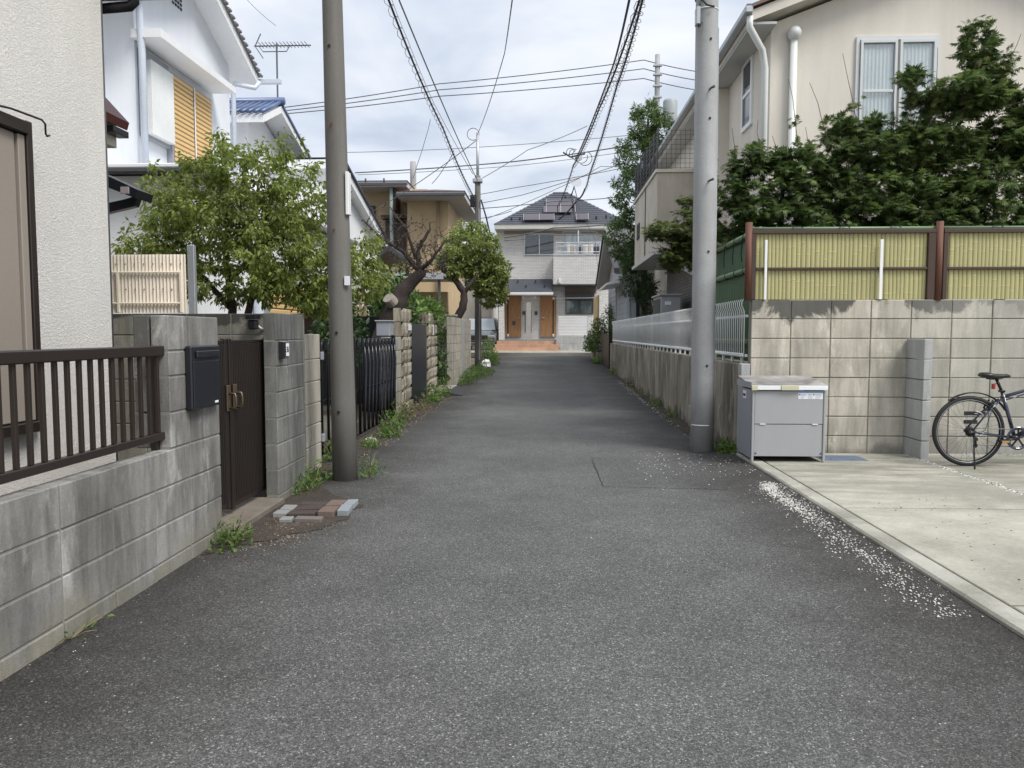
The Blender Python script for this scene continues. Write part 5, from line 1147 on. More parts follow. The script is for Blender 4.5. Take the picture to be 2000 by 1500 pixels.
# side window
sw = MB(); sw.box(3.36, 3.40, 13.05, 13.12, 4.75, 6.0 - .1); sw.box(3.36, 3.40, 13.62, 13.69, 4.75, 5.9); sw.box(3.36, 3.40, 13.12, 13.62, 5.83, 5.9); sw.box(3.36, 3.40, 13.12, 13.62, 4.75, 4.82); sw.box(3.365, 3.40, 13.12, 13.62, 5.3, 5.36)
w_ = sw.build('window', m_wplas, h4); B('pane', 3.375, 3.398, 13.13, 13.61, 4.83, 5.82, m_glassd, w_, 0)
B('chimney_breast', 3.05, 3.4, 14.75, 15.35, 0, 5.85, m_beige, h4)
# balcony wing
B('balcony', 2.42, 3.396, 17.1, 21.2, 3.12, 4.80, m_grime_w, h4, .01); B('balcony_cap', 2.38, 3.396, 17.06, 21.25, 4.80, 4.87, M('cream_coping', (.62, .58, .50), .7), h4)
B('balcony_notch', 2.405, 2.425, 18.95, 19.05, 3.2, 4.8, m_dkgrey, h4, 0)
B('balcony_underside', 2.36, 3.396, 17.02, 21.3, 3.03, 3.115, m_soffit, h4)
B('ground_floor_wall', 3.3, 3.397, 15.6, 21.2, 0, 3.0, m_tile_dark, h4)
B('balcony_window', 2.40, 2.419, 20.1, 20.6, 3.75, 4.15, m_ink, h4, 0)
MB().tube([(2.75, 17.0, 3.05), (2.78, 16.98, 2.85), (3.2, 16.9, 2.6), (3.28, 16.9, 2.55)], .05, 10).build('drain_pipe', m_pipe, h4, smooth=True)
ws = MB(); ws.box(3.27, 3.30, 16.5, 16.56, 1.6, 2.65); ws.box(3.27, 3.30, 17.0, 17.06, 1.6, 2.65); ws.box(3.27, 3.30, 16.56, 17.0, 2.6, 2.65); w_ = ws.build('window', m_wplas, h4); B('pane', 3.28, 3.299, 16.57, 16.99, 1.6, 2.6, m_glassd, w_, 0)
rm = MB()
for i in range(8): rm.tube([(2.42, 17.1 + i * .58, 4.86), (2.42, 17.1 + i * .58, 5.75 - .0 * i)], .02, 6)
rm.tube([(2.42, 17.1, 4.95), (2.42, 21.2, 4.95)], .012, 5)
rm.build('net_post', m_dkgrey, h4)
net = MB()
for i in range(42): net.tube([(2.42, 17.1 + i * .1, 4.88), (2.42, 17.1 + i * .1, 5.72)], .005, 3, caps=False)
for i in range(9): net.tube([(2.42, 17.1, 4.9 + i * .1), (2.42, 21.2, 4.9 + i * .1)], .005, 3, caps=False)
for i in range(10): net.tube([(2.42 + i * .1, 17.1, 4.88), (2.42 + i * .1, 17.1, 5.72)], .004, 3, caps=False)
for i in range(9): net.tube([(2.42, 17.1, 4.9 + i * .1), (3.39, 17.1, 4.9 + i * .1)], .004, 3, caps=False)
tag(net.build('net', m_black, h4), kind='stuff')
ac = thing('outdoor_cabinet', (2.8, 18, 0), 'grey outdoor cabinet with louvred door under the beige balcony', 'cabinet')
B('body', 2.62, 3.05, 17.6, 18.9, 1.0, 2.16, m_grey, ac, .01); B('lid', 2.58, 3.09, 17.55, 18.95, 2.161, 2.20, m_grey, ac); B('stand', 2.65, 3.02, 17.65, 18.85, 0, .999, m_dkgrey, ac)
for i in range(6): B('louvre', 2.60, 2.619, 17.72 + i * .19, 17.84 + i * .19, 1.1, 2.1, m_dkgrey, ac, .003)
B('label_plate', 2.70, 2.84, 17.585, 17.599, 1.95, 2.03, m_sticker, ac, 0)

# small clapboard house
h5 = thing('clapboard_house', (3.2, 28, 0), 'small blue-grey clapboard house with wavy grey tile roof beyond the picket fence', 'house')
g = G(26)
MB().prism([(25.1, g - .2), (32.3, g - .2), (32.3, 3.35), (28.7, 4.85), (25.1, 3.45)], 'x', 2.62, 6).build('wall', m_clap, h5)
MB().prism([(24.3, 3.28), (28.7, 5.08), (33.1, 3.3), (33.1, 3.16), (28.7, 4.93), (24.3, 3.14)], 'x', 2.18, 6.3).build('roof', m_soffit, h5)
MB().prism([(28.7, 5.14), (33.15, 3.34), (33.15, 3.30), (28.7, 5.09)], 'x', 2.12, 6.3).build('far_roof_slope', m_roofdk, h5)
B('verge_board', 2.12, 2.178, 28.6, 28.8, 4.9, 5.1, m_greyd, h5)
MB().prism([(24.25, 3.34), (28.7, 5.16), (28.7, 5.0), (24.25, 3.18)], 'x', 2.14, 2.30).build('verge_board', m_tileg, h5)
tl = MB(); n = 5; x = 2.32
tm_v = [(i / n * .30, -.02 if 0 else 0, .035 * sin(2 * pi * i / n)) for i in range(n + 1)]
sl_a = math.atan2(1.8, 4.4)
tm = MB().add([(i / n * .29, 0, .035 + .035 * cos(2 * pi * i / n)) for i in range(n + 1)] + [(i / n * .29, .42, .035 * cos(2 * pi * i / n) + .01) for i in range(n + 1)] + [(i / n * .29, 0, -.01 + .035 * cos(2 * pi * i / n)) for i in range(n + 1)],
              [(i, i + 1, n + 2 + i, n + 1 + i) for i in range(n)] + [(2 * n + 2 + i, 2 * n + 3 + i, i + 1, i) for i in range(n)]).mesh('roof_tile', m_tileg, smooth=True)
for r in range(12):
    for c_ in range(12):
        t = r / 12; part('roof_tile', tm, h5, (2.32 + c_ * .28, 24.25 + 4.4 * t, 3.33 + 1.8 * t), (sl_a, 0, 0))
z = g
while z < 3.3: piece('siding_board', 2.60, 2.618, 25.1, 28.2, z, z + .17, m_clap, h5, .004); piece('siding_board', 2.60, 2.618, 28.5, 31.5, z, z + .17, m_clap, h5, .004); z += .18
z = g
while z < 2.75: piece('siding_board', 3.05, 4.05, 25.07, 25.098, z, z + .20, m_clapd, h5, .004); z += .21
B('corner_board', 2.60, 2.72, 25.04, 25.098, g, 3.3, M('pale_blue_trim', (.50, .58, .64), .6), h5); B('gap', 2.93, 3.04, 25.06, 25.098, g, 3.0, m_ink, h5)
B('door_frame', 4.1, 4.15, 25.02, 25.098, g, 2.7, m_wplas, h5); B('door', 4.16, 4.7, 25.05, 25.098, g, 2.6, m_taupe, h5)
MB().prism([(2.0, 2.95), (2.62, 3.16), (3.0, 3.16), (3.0, 3.05), (2.0, 2.88)], 'y', 25.3, 29).build('porch_roof', m_wplas, h5)
B('yellow_screen', 2.05, 2.12, 30.5, 33.0, g, 2.8, M('yellow_panel', (.60, .46, .24), .6), h5)
# far right brown gate and planter wall
bg_ = thing('brown_slat_gate', (2.1, 26, 0), 'dark brown slatted gate at the far end of the picket fence', 'gate'); g = G(26)
y = 24.7
while y < 28.2: piece('slat', 2.04, 2.07, y, y + .16, g + .02, 1.28 if y < 26.9 else 1.42, m_brown2, bg_, .004); y += .17
B('post', 2.02, 2.1, 24.62, 24.69, g, 1.36, m_brown2, bg_); B('rail', 2.072, 2.1, 24.7, 28.1, 1.0, 1.06, m_brown2, bg_)
pl = thing('planter_wall', (1.95, 30, 0), 'low grey planter wall holding the far right bushes', 'wall'); B('wall', 1.94, 2.10, 28.4, 32.5, g - .1, g + .48, m_castw, pl); B('coping', 1.90, 2.14, 28.3, 32.6, g + .481, g + .53, m_dkgrey, pl)

# ------------------------------------------------------------------ foliage engine
T_OV = (np.array([(0, 0, 0), (-.24, .38, .07), (0, .40, -.02), (.24, .38, .07), (-.16, .72, .03), (0, .74, -.05), (.16, .72, .03), (0, 1.08, -.16)]), [(0, 2, 1), (0, 3, 2), (1, 2, 5, 4), (2, 3, 6, 5), (4, 5, 7), (5, 6, 7)])
T_NAR = (np.array([(0, 0, 0), (-.12, .5, .04), (0, .5, -.02), (.12, .5, .04), (0, 1.1, -.12)]), [(0, 2, 1), (0, 3, 2), (1, 2, 4), (2, 3, 4)])
def maple_t():
    v = [(0, 0, 0)]; f = []
    for k, (a, L) in enumerate(((-108, .55), (-62, .85), (-24, 1.0), (0, 1.12), (24, 1.0), (62, .85), (108, .55))):
        a = radians(a); w_ = .135 * L
        b = len(v); v += [(sin(a) * L * .5 - cos(a) * w_, cos(a) * L * .5 + sin(a) * w_, .02), (sin(a) * L * .5 + cos(a) * w_, cos(a) * L * .5 - sin(a) * w_, .02), (sin(a) * L, cos(a) * L, -.12)]
        f += [(0, b + 1, b), (b, b + 1, b + 2)]
    return np.array(v), f
T_MAP = maple_t()
T_ROUND = (np.array([(0, 0, 0), (-.3, .25, .04), (-.42, .6, .05), (-.2, .95, 0), (.2, .95, 0), (.42, .6, .05), (.3, .25, .04), (0, .5, -.03)]), [(0, 7, 1), (1, 7, 2), (2, 7, 3), (3, 7, 4), (4, 7, 5), (5, 7, 6), (6, 7, 0)])
def leaves(name, tmpl, pos, d, nr, size, mat, parent=None, org=None):
    V, F = tmpl; pos = np.asarray(pos); d = np.asarray(d); nr = np.asarray(nr); size = np.asarray(size)
    d = d / (np.linalg.norm(d, axis=1, keepdims=True) + 1e-9); s = np.cross(d, nr); s /= np.linalg.norm(s, axis=1, keepdims=True) + 1e-9; n_ = np.cross(s, d)
    vv = pos[:, None, :] + size[:, None, None] * (V[None, :, 0:1] * s[:, None, :] + V[None, :, 1:2] * d[:, None, :] + V[None, :, 2:3] * n_[:, None, :])
    o_ = ORG.get(parent.name, (0, 0, 0)) if parent else (org or (0, 0, 0))
    vv = vv.reshape(-1, 3) - np.array(o_); n = len(pos); k = len(V)
    me = bpy.data.meshes.new(name); me.vertices.add(len(vv)); me.vertices.foreach_set('co', vv.astype(np.float32).ravel())
    lt = [len(f) for f in F]; idx = np.concatenate([np.array(f) for f in F]); nl = len(idx)
    li = (idx[None, :] + (np.arange(n) * k)[:, None]).ravel(); tot = np.tile(lt, n); st_ = np.concatenate([[0], np.cumsum(tot)[:-1]])
    me.loops.add(len(li)); me.loops.foreach_set('vertex_index', li.astype(np.int32)); me.polygons.add(len(tot)); me.polygons.foreach_set('loop_start', st_.astype(np.int32))
    me.update(calc_edges=True); me.validate()
    me.materials.append(mat); ob = bpy.data.objects.new(name, me); C.objects.link(ob)
    if parent: ob.parent = parent
    else: ob.location = o_
    ORG[ob.name] = o_
    return ob
def FZ(k): return np.array([1, 1, k])
def rv3(rng, s=1.0):
    v = rng.normal(size=3); return v / np.linalg.norm(v) * s
def tree(name, base, trunks, blobs, twigs, nl, lsize, tmpl, mat, barkm, label,  cat='tree', seed=1, droop=.35, flat=.5, group=None, twr=.006, shell=.45, stems_only=0, leafname='crown', spread=.5, tip=.0016, bend=.07, clip=None, twigm=None, layer=1.0):
    """trunks: polylines [(x,y,z,r)...]; blobs: (cx,cy,cz,rx,ry,rz,weight)"""
    rng = np.random.default_rng(seed); t = thing(name, base, label, cat, group)
    tm_ = MB(); nodes = []; nrad = []
    for tr in trunks:
        P = [Vector(p[:3]) for p in tr]; R = [p[3] for p in tr]; Q = []; RR = []
        for i in range(len(P) - 1):
            for k in range(4):
                q = P[i].lerp(P[i + 1], k / 4) + Vector(rng.normal(0, R[i] * .12, 3)); Q.append(q); RR.append(R[i] + (R[i + 1] - R[i]) * k / 4)
        Q.append(P[-1]); RR.append(R[-1]); tm_.tube(Q, RR, 9)
        for q, r in zip(Q, RR): nodes.append(tuple(q)); nrad.append(r)
    tm_.build('trunk', barkm, t, smooth=True)
    w_ = np.array([b[6] for b in blobs], float); w_ /= w_.sum(); targets = []
    while len(targets) < twigs:
        b = blobs[rng.choice(len(blobs), p=w_)]; u = rv3(rng); rr = rng.uniform(shell, 1) ** .6
        q = np.array([b[0] + u[0] * b[3] * rr, b[1] + u[1] * b[4] * rr, b[2] + u[2] * b[5] * rr])
        if clip and not clip(q): continue
        targets.append(q)
    nodes = [np.array(n_) for n_ in nodes]; c0 = np.mean(nodes, axis=0)
    targets.sort(key=lambda q: np.linalg.norm(q - c0)); br = MB(); Lp, Ld, Ln, Ls = [], [], [], []
    NA = np.array(nodes); NR = np.array(nrad)
    for tg in targets:
        dd = np.linalg.norm(NA - tg, axis=1) + .6 * np.maximum(0, NA[:, 2] - tg[2]) ; j = int(np.argmin(dd)); a = NA[j]; r0 = min(NR[j] * .75, twr * 1.6)
        L = np.linalg.norm(tg - a); mid = (a + tg) / 2 + np.array([0, 0, L * .10]) + rng.normal(0, L * bend, 3); pts = []
        for k in range(6): s_ = k / 5; pts.append((1 - s_) ** 2 * a + 2 * s_ * (1 - s_) * mid + s_ * s_ * tg)
        br.tube(pts, [r0 + (tip - r0) * k / 5 for k in range(6)], 4, caps=False)
        NA = np.vstack([NA, pts[2], pts[3], pts[4]]); NR = np.concatenate([NR, [r0 * .8, r0 * .6, r0 * .45]])
        m_ = nl if L > .25 else max(4, int(nl * .7))
        for k in range(m_):
            s_ = .3 + .7 * (k + rng.uniform(0, 1)) / m_; i0 = min(4, int(s_ * 5)); f_ = s_ * 5 - i0; p = pts[i0] * (1 - f_) + pts[i0 + 1] * f_; tgn = pts[i0 + 1] - pts[i0]; tgn /= np.linalg.norm(tgn) + 1e-9
            rr = rv3(rng); off = rr * rng.uniform(0, 1) * lsize * spread * FZ(layer); d_ = tgn * .5 + rr * .8 + np.array([0, 0, -droop]); nv = np.array([0, 0, 1.0]) * flat + rv3(rng) * (1 - flat) + np.array([0, 0, .15])
            Lp.append(p + off); Ld.append(d_); Ln.append(nv); Ls.append(lsize * rng.uniform(.65, 1.25))
    tag(br.build('branches', twigm or barkm, t), kind='stuff')
    if nl: leaves(leafname, tmpl, Lp, Ld, Ln, Ls, mat, t)
    return t
def stuff_leaves(name, regions, n, lsize, tmpl, mat, label=None, cat=None, seed=3, up=.3, kind='stuff', parent=None, droop=.0):
    rng = np.random.default_rng(seed); P, D, Nn, Sz = [], [], [], []
    w_ = np.array([r[6] for r in regions], float); w_ /= w_.sum()
    for i in range(n):
        b = regions[rng.choice(len(regions), p=w_)]; u = rv3(rng); rr = rng.uniform(0, 1) ** .4
        p = np.array([b[0] + u[0] * b[3] * rr, b[1] + u[1] * b[4] * rr, b[2] + abs(u[2]) * b[5] * rr]); P.append(p)
        D.append(rv3(rng) + np.array([0, 0, up - droop])); Nn.append(rv3(rng) * .7 + np.array([0, -.2, .6])); Sz.append(lsize * rng.uniform(.6, 1.3))
    o = leaves(name, tmpl, P, D, Nn, Sz, mat, parent)
    return tag(o, label, cat, kind=kind)

# green plum-like tree over the boundary wall
tree('green_tree', (-3.42, 8.3, 0), [
    [(-3.42, 8.3, 0, .065), (-3.45, 8.3, 1.1, .058), (-3.42, 8.3, 1.6, .045), (-3.5, 8.35, 2.1, .03), (-3.45, 8.3, 2.7, .015)],
    [(-3.40, 8.3, .9, .05), (-3.22, 8.2, 1.5, .04), (-3.12, 8.2, 1.85, .03), (-3.05, 8.2, 2.3, .015), (-2.9, 8.2, 2.8, .008)],
    [(-3.45, 8.3, 1.9, .035), (-3.0, 8.2, 2.25, .025), (-2.5, 8.1, 2.45, .012)], [(-3.12, 8.2, 1.75, .028), (-2.6, 8.0, 1.80, .02), (-2.15, 7.9, 1.85, .01)],
    [(-3.45, 8.3, 1.6, .035), (-3.9, 8.3, 2.1, .02), (-4.3, 8.3, 2.4, .01)]],
    [(-3.55, 8.2, 2.55, .85, .7, .62, 5), (-4.15, 8.3, 2.25, .50, .5, .48, 2.8), (-2.85, 8.1, 2.35, .66, .6, .6, 4), (-2.32, 7.9, 1.95, .48, .5, .46, 3), (-1.98, 8.6, 2.05, .30, .4, .42, 1.6), (-3.3, 8.2, 3.12, .66, .5, .42, 2.2), (-3.9, 8.2, 2.8, .45, .5, .4, 1.4), (-2.45, 8.1, 2.75, .4, .4, .38, 1.2), (-4.3, 8.3, 2.0, .35, .4, .35, 1), (-2.75, 8.2, 3.1, .22, .3, .45, .5), (-3.3, 8.2, 1.85, .8, .5, .3, 1.3), (-2.7, 7.9, 1.8, .5, .4, .3, 1.2), (-2.35, 7.8, 1.7, .35, .3, .25, .8), (-3.95, 8.0, 1.9, .4, .4, .3, .8)],
    1350, 32, .054, T_OV, m_leafA, m_bark, 'leafy light green tree rising over the boundary wall behind the near pole', seed=4, droop=.8, flat=.35, shell=.1, spread=1.3, clip=lambda q: not (q[2] < 1.62 and q[0] < -2.6))

# gnarled bare tree
gn = tree('gnarled_tree', (-2.75, 13.3, 0), [
    [(-2.95, 13.2, 0, .20), (-2.92, 13.2, .9, .19), (-2.80, 13.3, 1.35, .17), (-2.55, 13.3, 1.9, .145), (-2.35, 13.4, 2.2, .12), (-2.15, 13.4, 2.42, .08)],
    [(-2.2, 13.4, 2.40, .05), (-2.22, 13.4, 2.75, .035), (-2.08, 13.4, 3.0, .028), (-2.0, 13.4, 3.12, .02)], [(-2.2, 13.4, 2.4, .05), (-2.5, 13.4, 2.75, .035), (-2.9, 13.4, 3.0, .022), (-3.2, 13.5, 3.3, .012)],
    [(-2.2, 13.4, 2.4, .05), (-1.95, 13.3, 2.6, .028), (-1.72, 13.3, 2.9, .014)], [(-2.25, 13.4, 2.6, .035), (-2.4, 13.3, 3.1, .02), (-2.7, 13.4, 3.5, .010)]],
    [(-2.35, 13.4, 2.9, .75, .5, .5, 3), (-2.1, 13.4, 2.6, .45, .4, .35, 6), (-2.75, 13.4, 3.2, .5, .4, .4, 1)], 850, 0, .05, T_OV, m_leafA, m_barkd, 'gnarled leaning old tree with sawn limb and bare tangled branches', seed=8, twr=.013, tip=.008, bend=.25, twigm=M('grey_twig', (.06, .048, .042), .9, var=.2))
MB().tube([(-2.62, 13.16, 1.83), (-2.68, 13.06, 1.92)], [.11, .10], 14).build('sawn_stump', m_cutw, gn)
# round tree behind the pole
tree('round_tree', (-2.85, 24.5, G(24)), [
    [(-3.1, 24, .1, .13), (-2.95, 24, 1.5, .14), (-2.55, 24, 2.1, .13), (-2.55, 24, 2.6, .11), (-2.9, 24, 3.1, .09), (-2.75, 24, 3.7, .06)], [(-2.9, 24, 3.0, .07), (-3.25, 24, 3.3, .05), (-3.2, 24, 3.7, .03)], [(-2.5, 24, 2.6, .07), (-2.0, 24.3, 3.4, .04), (-1.8, 24.3, 4.0, .02)]],
    [(-2.35, 24.6, 4.0, 1.0, .9, .95, 4), (-1.95, 25, 3.3, .85, .8, .9, 3), (-1.75, 25.3, 2.75, .60, .6, .65, 2.2), (-2.9, 24, 3.5, .5, .5, .6, 1.4)],
    900, 30, .10, T_OV, m_leafC, m_barkd, 'round pale green tree standing behind the mid-distance pole', seed=11, droop=.3, flat=.4, shell=.3)
# tall narrow oak behind the balcony
tree('tall_oak', (3.0, 23.3, G(23)), [[(2.95, 23.2, .1, .12), (2.95, 23.2, 3, .10), (2.95, 23.2, 5.5, .07), (3.0, 23.2, 7.6, .03)]],
    [(3.0, 23.3, 7.5, .55, .5, .8, 2), (2.75, 23.2, 6.6, .75, .6, .8, 2.5), (2.5, 23.1, 5.4, .6, .6, .9, 2.3), (2.35, 23.0, 4.2, .6, .6, .8, 2), (2.5, 22.8, 3.5, .4, .4, .5, 1.0), (3.5, 23.3, 7.2, .55, .5, .6, 2)],
    700, 28, .13, T_NAR, m_leafB, m_bark, 'tall narrow-leaved evergreen rising behind the beige balcony', seed=21, droop=.5, flat=.3, shell=.3)
tree('low_evergreen', (2.75, 21.9, G(21)), [[(2.75, 21.9, .1, .06), (2.75, 21.9, 2.2, .04)]], [(2.55, 21.9, 2.75, .55, .6, .5, 3), (2.9, 21.5, 2.3, .4, .5, .5, 2), (2.45, 22.0, 3.3, .3, .4, .35, 1)],
    190, 26, .11, T_NAR, m_leafD, m_barkd, 'low dark evergreen under the balcony beside the clapboard house', seed=25, shell=.3)
# maples over the bamboo screen
def mclip(q): return q[2] > 2.0 and q[1] > 8.5
MT = lambda x, y, s: [[(x, y, 0, .07), (x + .05 * s, y, 1.6, .06), (x + .1 * s, y, 2.4, .045), (x + .15 * s, y + .1, 3.2, .02)], [(x + .05 * s, y, 1.7, .045), (x - .5, y, 2.5, .03), (x - .9, y, 3.0, .012)], [(x + .05 * s, y, 1.8, .045), (x + .5, y + .1, 2.5, .03), (x + 1.0, y + .1, 3.1, .012)]]
MK = dict(droop=.3, flat=.78, shell=.25, clip=mclip, spread=1.7, layer=.35)
_r = random.Random(12)
def airy(x0, x1, top, n, y=10.1):
    return [((lambda x: (x, y + _r.uniform(-.3, .2), top(x) + _r.uniform(-.05, .22), _r.uniform(.13, .26), .2, _r.uniform(.07, .16), .16)))(_r.uniform(x0, x1)) for _ in range(n)]
tree('maple_tree', (2.85, 9.9, 0), MT(2.85, 9.9, 1), [(2.75, 9.8, 2.95, .70, .5, .42, 3), (2.3, 10.1, 2.75, .5, .5, .3, 1.6), (3.1, 9.6, 2.55, .8, .5, .3, 2), (2.5, 9.8, 3.45, .22, .25, .25, .5), (3.25, 9.9, 3.4, .48, .4, .28, 1.3), (3.6, 9.9, 3.0, .4, .4, .4, 1)] + airy(2.2, 3.8, lambda x: 3.35, 9),
    560, 22, .070, T_MAP, m_leafM, m_barkd, 'dark green maple nearest the pale pole, above the bamboo screen corner', seed=31, **MK)
tree('maple_tree', (4.3, 10.2, 0), MT(4.3, 10.2, 1) + [[(4.5, 10.2, 2.6, .04), (5.1, 10.2, 3.6, .03), (5.5, 10.2, 4.6, .015)]], [(4.15, 10.0, 3.0, .72, .6, .5, 3), (4.0, 10.0, 3.6, .42, .45, .25, 1), (4.8, 10.2, 3.75, .62, .5, .28, 2.2), (5.25, 10.2, 4.25, .55, .4, .22, 1.8), (4.95, 10.2, 3.25, .8, .5, .4, 2.2), (4.2, 9.9, 2.5, 1.0, .5, .3, 2.4), (4.85, 10.1, 2.8, .8, .6, .5, 2.4), (5.45, 10.2, 4.85, .22, .25, .42, .9), (5.7, 10.2, 4.6, .2, .2, .3, .5)] + airy(3.7, 4.6, lambda x: 3.75, 5) + airy(4.5, 5.6, lambda x: 4.3, 7),
    1150, 21, .074, T_MAP, m_leafM, m_barkd, 'tallest dark maple in front of the upstairs window of the beige house', seed=33, **MK)
tree('maple_tree', (5.9, 10.2, 0), MT(5.9, 10.2, -1), [(5.75, 10.1, 2.95, .9, .6, .6, 3), (5.8, 10.3, 3.75, .62, .5, .32, 2.2), (6.3, 10.2, 4.0, .5, .5, .5, 1.6), (6.4, 10.2, 3.2, .6, .5, .8, 2), (5.5, 9.8, 2.45, .9, .5, .35, 2)] + airy(5.6, 6.6, lambda x: 4.2, 6),
    820, 21, .074, T_MAP, m_leafM, m_barkd, 'dark maple at the right edge above the second bamboo panel', seed=35, **MK)
tree('maple_tree', (2.6, 12.6, 0), [[(2.75, 12.6, 0, .06), (2.75, 12.6, 1.8, .05), (2.6, 12.6, 2.9, .02)]], [(2.35, 12.6, 2.8, .55, .5, .35, 3), (1.9, 12.5, 2.95, .35, .4, .14, .8), (2.05, 12.6, 2.5, .35, .4, .2, 1), (2.35, 12.6, 3.3, .3, .3, .3, .5)],
    300, 20, .07, T_MAP, m_leafM2, m_bark, 'lighter maple branch spreading left of the pale pole in front of the balcony', seed=37, droop=.3, flat=.8, shell=.1, spread=2.2, layer=.35)
# bare leader shoots of the maples
sh_ = thing('maple_shoots', (3.9, 10, 3), 'thin upright maple shoots with sparse young leaves before the beige wall', 'tree shoots'); rs = MB(); rng = np.random.default_rng(5); P_, D_, N_, S_ = [], [], [], []
for (x, z0, h, dx) in ((3.25, 2.9, 1.6, -.2), (3.5, 3.0, .9, -.25), (3.75, 2.9, 1.55, -.45), (3.85, 2.9, 1.0, -.05), (4.05, 2.9, 1.9, -.35), (4.35, 3.2, 1.2, -.0), (4.6, 3.2, 1.5, -.1), (4.85, 3.4, 1.45, .0), (4.05, 3.1, .8, -.02), (5.2, 4.2, .9, .35), (5.6, 4.2, .8, .25), (3.0, 3.2, .6, -.15), (2.75, 3.1, .9, -.1), (2.45, 3.0, .9, -.1), (2.2, 3.0, .7, -.15), (6.3, 3.8, 1.0, .2)):
    pts = [(x + dx * (k / 6) ** 1.3 + rng.normal(0, .008), 10 + rng.normal(0, .01), z0 + h * k / 6) for k in range(7)]; rs.tube(pts, [.009 - .006 * k / 6 for k in range(7)], 4, caps=False)
    for k in range(int(h * 75)):
        s_ = rng.uniform(0, .8); p = np.array(pts[min(5, int(s_ * 6))]) + rng.normal(0, .035, 3); P_.append(p); D_.append(rv3(rng) + np.array([0, 0, -.5])); N_.append(np.array([0, 0, .8]) + rv3(rng) * .5); S_.append(rng.uniform(.04, .075))
rs.build('twigs', m_twig, sh_); leaves('shoot_leaves', T_MAP, P_, D_, N_, S_, m_leafM2, sh_)

# shrubs between the left walls
def shrub(nm, regions, n, ls, tm__, mat, label, seed, cat='shrub'):
    r0 = regions[0]; t = thing(nm, (r0[0], r0[1], G(r0[1])), label, cat); sb = MB(); rng = random.Random(seed)
    for i in range(14):
        r = rng.choice(regions); p = (r[0] + rng.uniform(-.7, .7) * r[3], r[1] + rng.uniform(-.7, .7) * r[4], r[2] + rng.uniform(.2, .8) * r[5])
        sb.tube([(r0[0] + rng.uniform(-.1, .1), r0[1] + rng.uniform(-.1, .1), G(r0[1])), ((r0[0] + p[0]) / 2, (r0[1] + p[1]) / 2, p[2] * .6), p], [.012, .008, .003], 4)
    sb.build('stems', m_barkd, t)
    o = stuff_leaves('foliage', regions, n, ls, tm__, mat, seed=seed, parent=t, kind=None); return t
shrub('garden_shrub', [(-2.85, 15.0, .5, .45, .9, 2.3, 3), (-2.7, 16.9, .2, .55, .5, 1.95, 3), (-3.3, 14.6, 1.0, .6, .6, 1.5, 2), (-2.75, 17.7, .1, .45, .4, 1.5, 1)], 5200, .10, T_OV, m_leafD, 'dark leafy shrub filling the gap between the stone piers', 61)
shrub('broadleaf_shrub', [(-2.95, 15.2, 1.55, .55, .6, .85, 2), (-2.5, 16.2, 1.6, .3, .4, .4, 1)], 700, .16, T_OV, m_weed, 'bright broad-leaved shrub behind the stone piers', 62)
shrub('garden_shrub', [(-3.3, 12.3, .8, .5, .5, 1.4, 2), (-3.6, 13.0, 1.2, .4, .5, .9, 1)], 1500, .10, T_OV, m_leafD, 'dark shrub behind the folding gate left of the gnarled tree', 63)
shrub('garden_shrub', [(-2.75, 19.0, 1.1, .45, .8, 1.15, 2), (-3.2, 17.6, 1.2, .5, .6, 1.3, 2)], 1700, .10, T_OV, m_leafB, 'mixed green bush rising behind the tan block wall left of the round tree', 70)
bt = shrub('butterbur_plant', [(-2.55, 17.3, .15, .2, .3, .75, 1)], 46, .24, T_ROUND, m_leafB, 'round-leaved plant in the opening left of the tan wall', 64)
shrub('dark_hedge', [(-4.2, 21, .3, 1.2, .6, 1.6, 2), (-3.2, 22.6, .3, .6, .6, 1.7, 1)], 2500, .10, T_OV, m_leafD, 'dark hedge behind the tan block wall', 65)
shrub('pale_bush', [(-3.05, 8.9, .7, .28, .2, .75, 1)], 420, .045, T_NAR, m_pale, 'pale feathery bush against the white wall left of the near pole', 66)
shrub('bright_bush', [(-2.08, 27.6, .25, .36, .6, .95, 3), (-1.8, 27.2, .2, .22, .4, .55, 1)], 2600, .07, T_NAR, m_weed, 'bright green bush right of the mid-distance pole', 67)
shrub('right_hedge', [(2.0, 29.6, G(29) + .4, .42, 1.3, 1.35, 3), (2.45, 29.4, G(29) + .8, .5, 1, 1.4, 2), (1.75, 30.5, G(29) + .4, .3, .8, .8, 1)], 3600, .08, T_OV, m_leafB, 'leafy bush over the far right planter wall', 68)
shrub('red_flower_bush', [(2.55, 30.2, 1.9, .12, .2, .5, 1)], 160, .07, T_OV, mat_leaf('maroon_leaf', (.06, .02, .02), (.14, .04, .03)), 'maroon-topped plants sticking up behind the right bush', 69)
stuff_leaves('verge_cover', [(-1.95, 20.3, .02, .22, 2.6, .42, 4), (-1.75, 22.5, .05, .3, 2.0, .22, 2), (-2.0, 24.5, .1, .25, 1.5, .3, 1)], 3400, .07, T_NAR, m_leafB, 'dense green ground cover along the tan wall foot', 'ground cover', 71, up=.6)
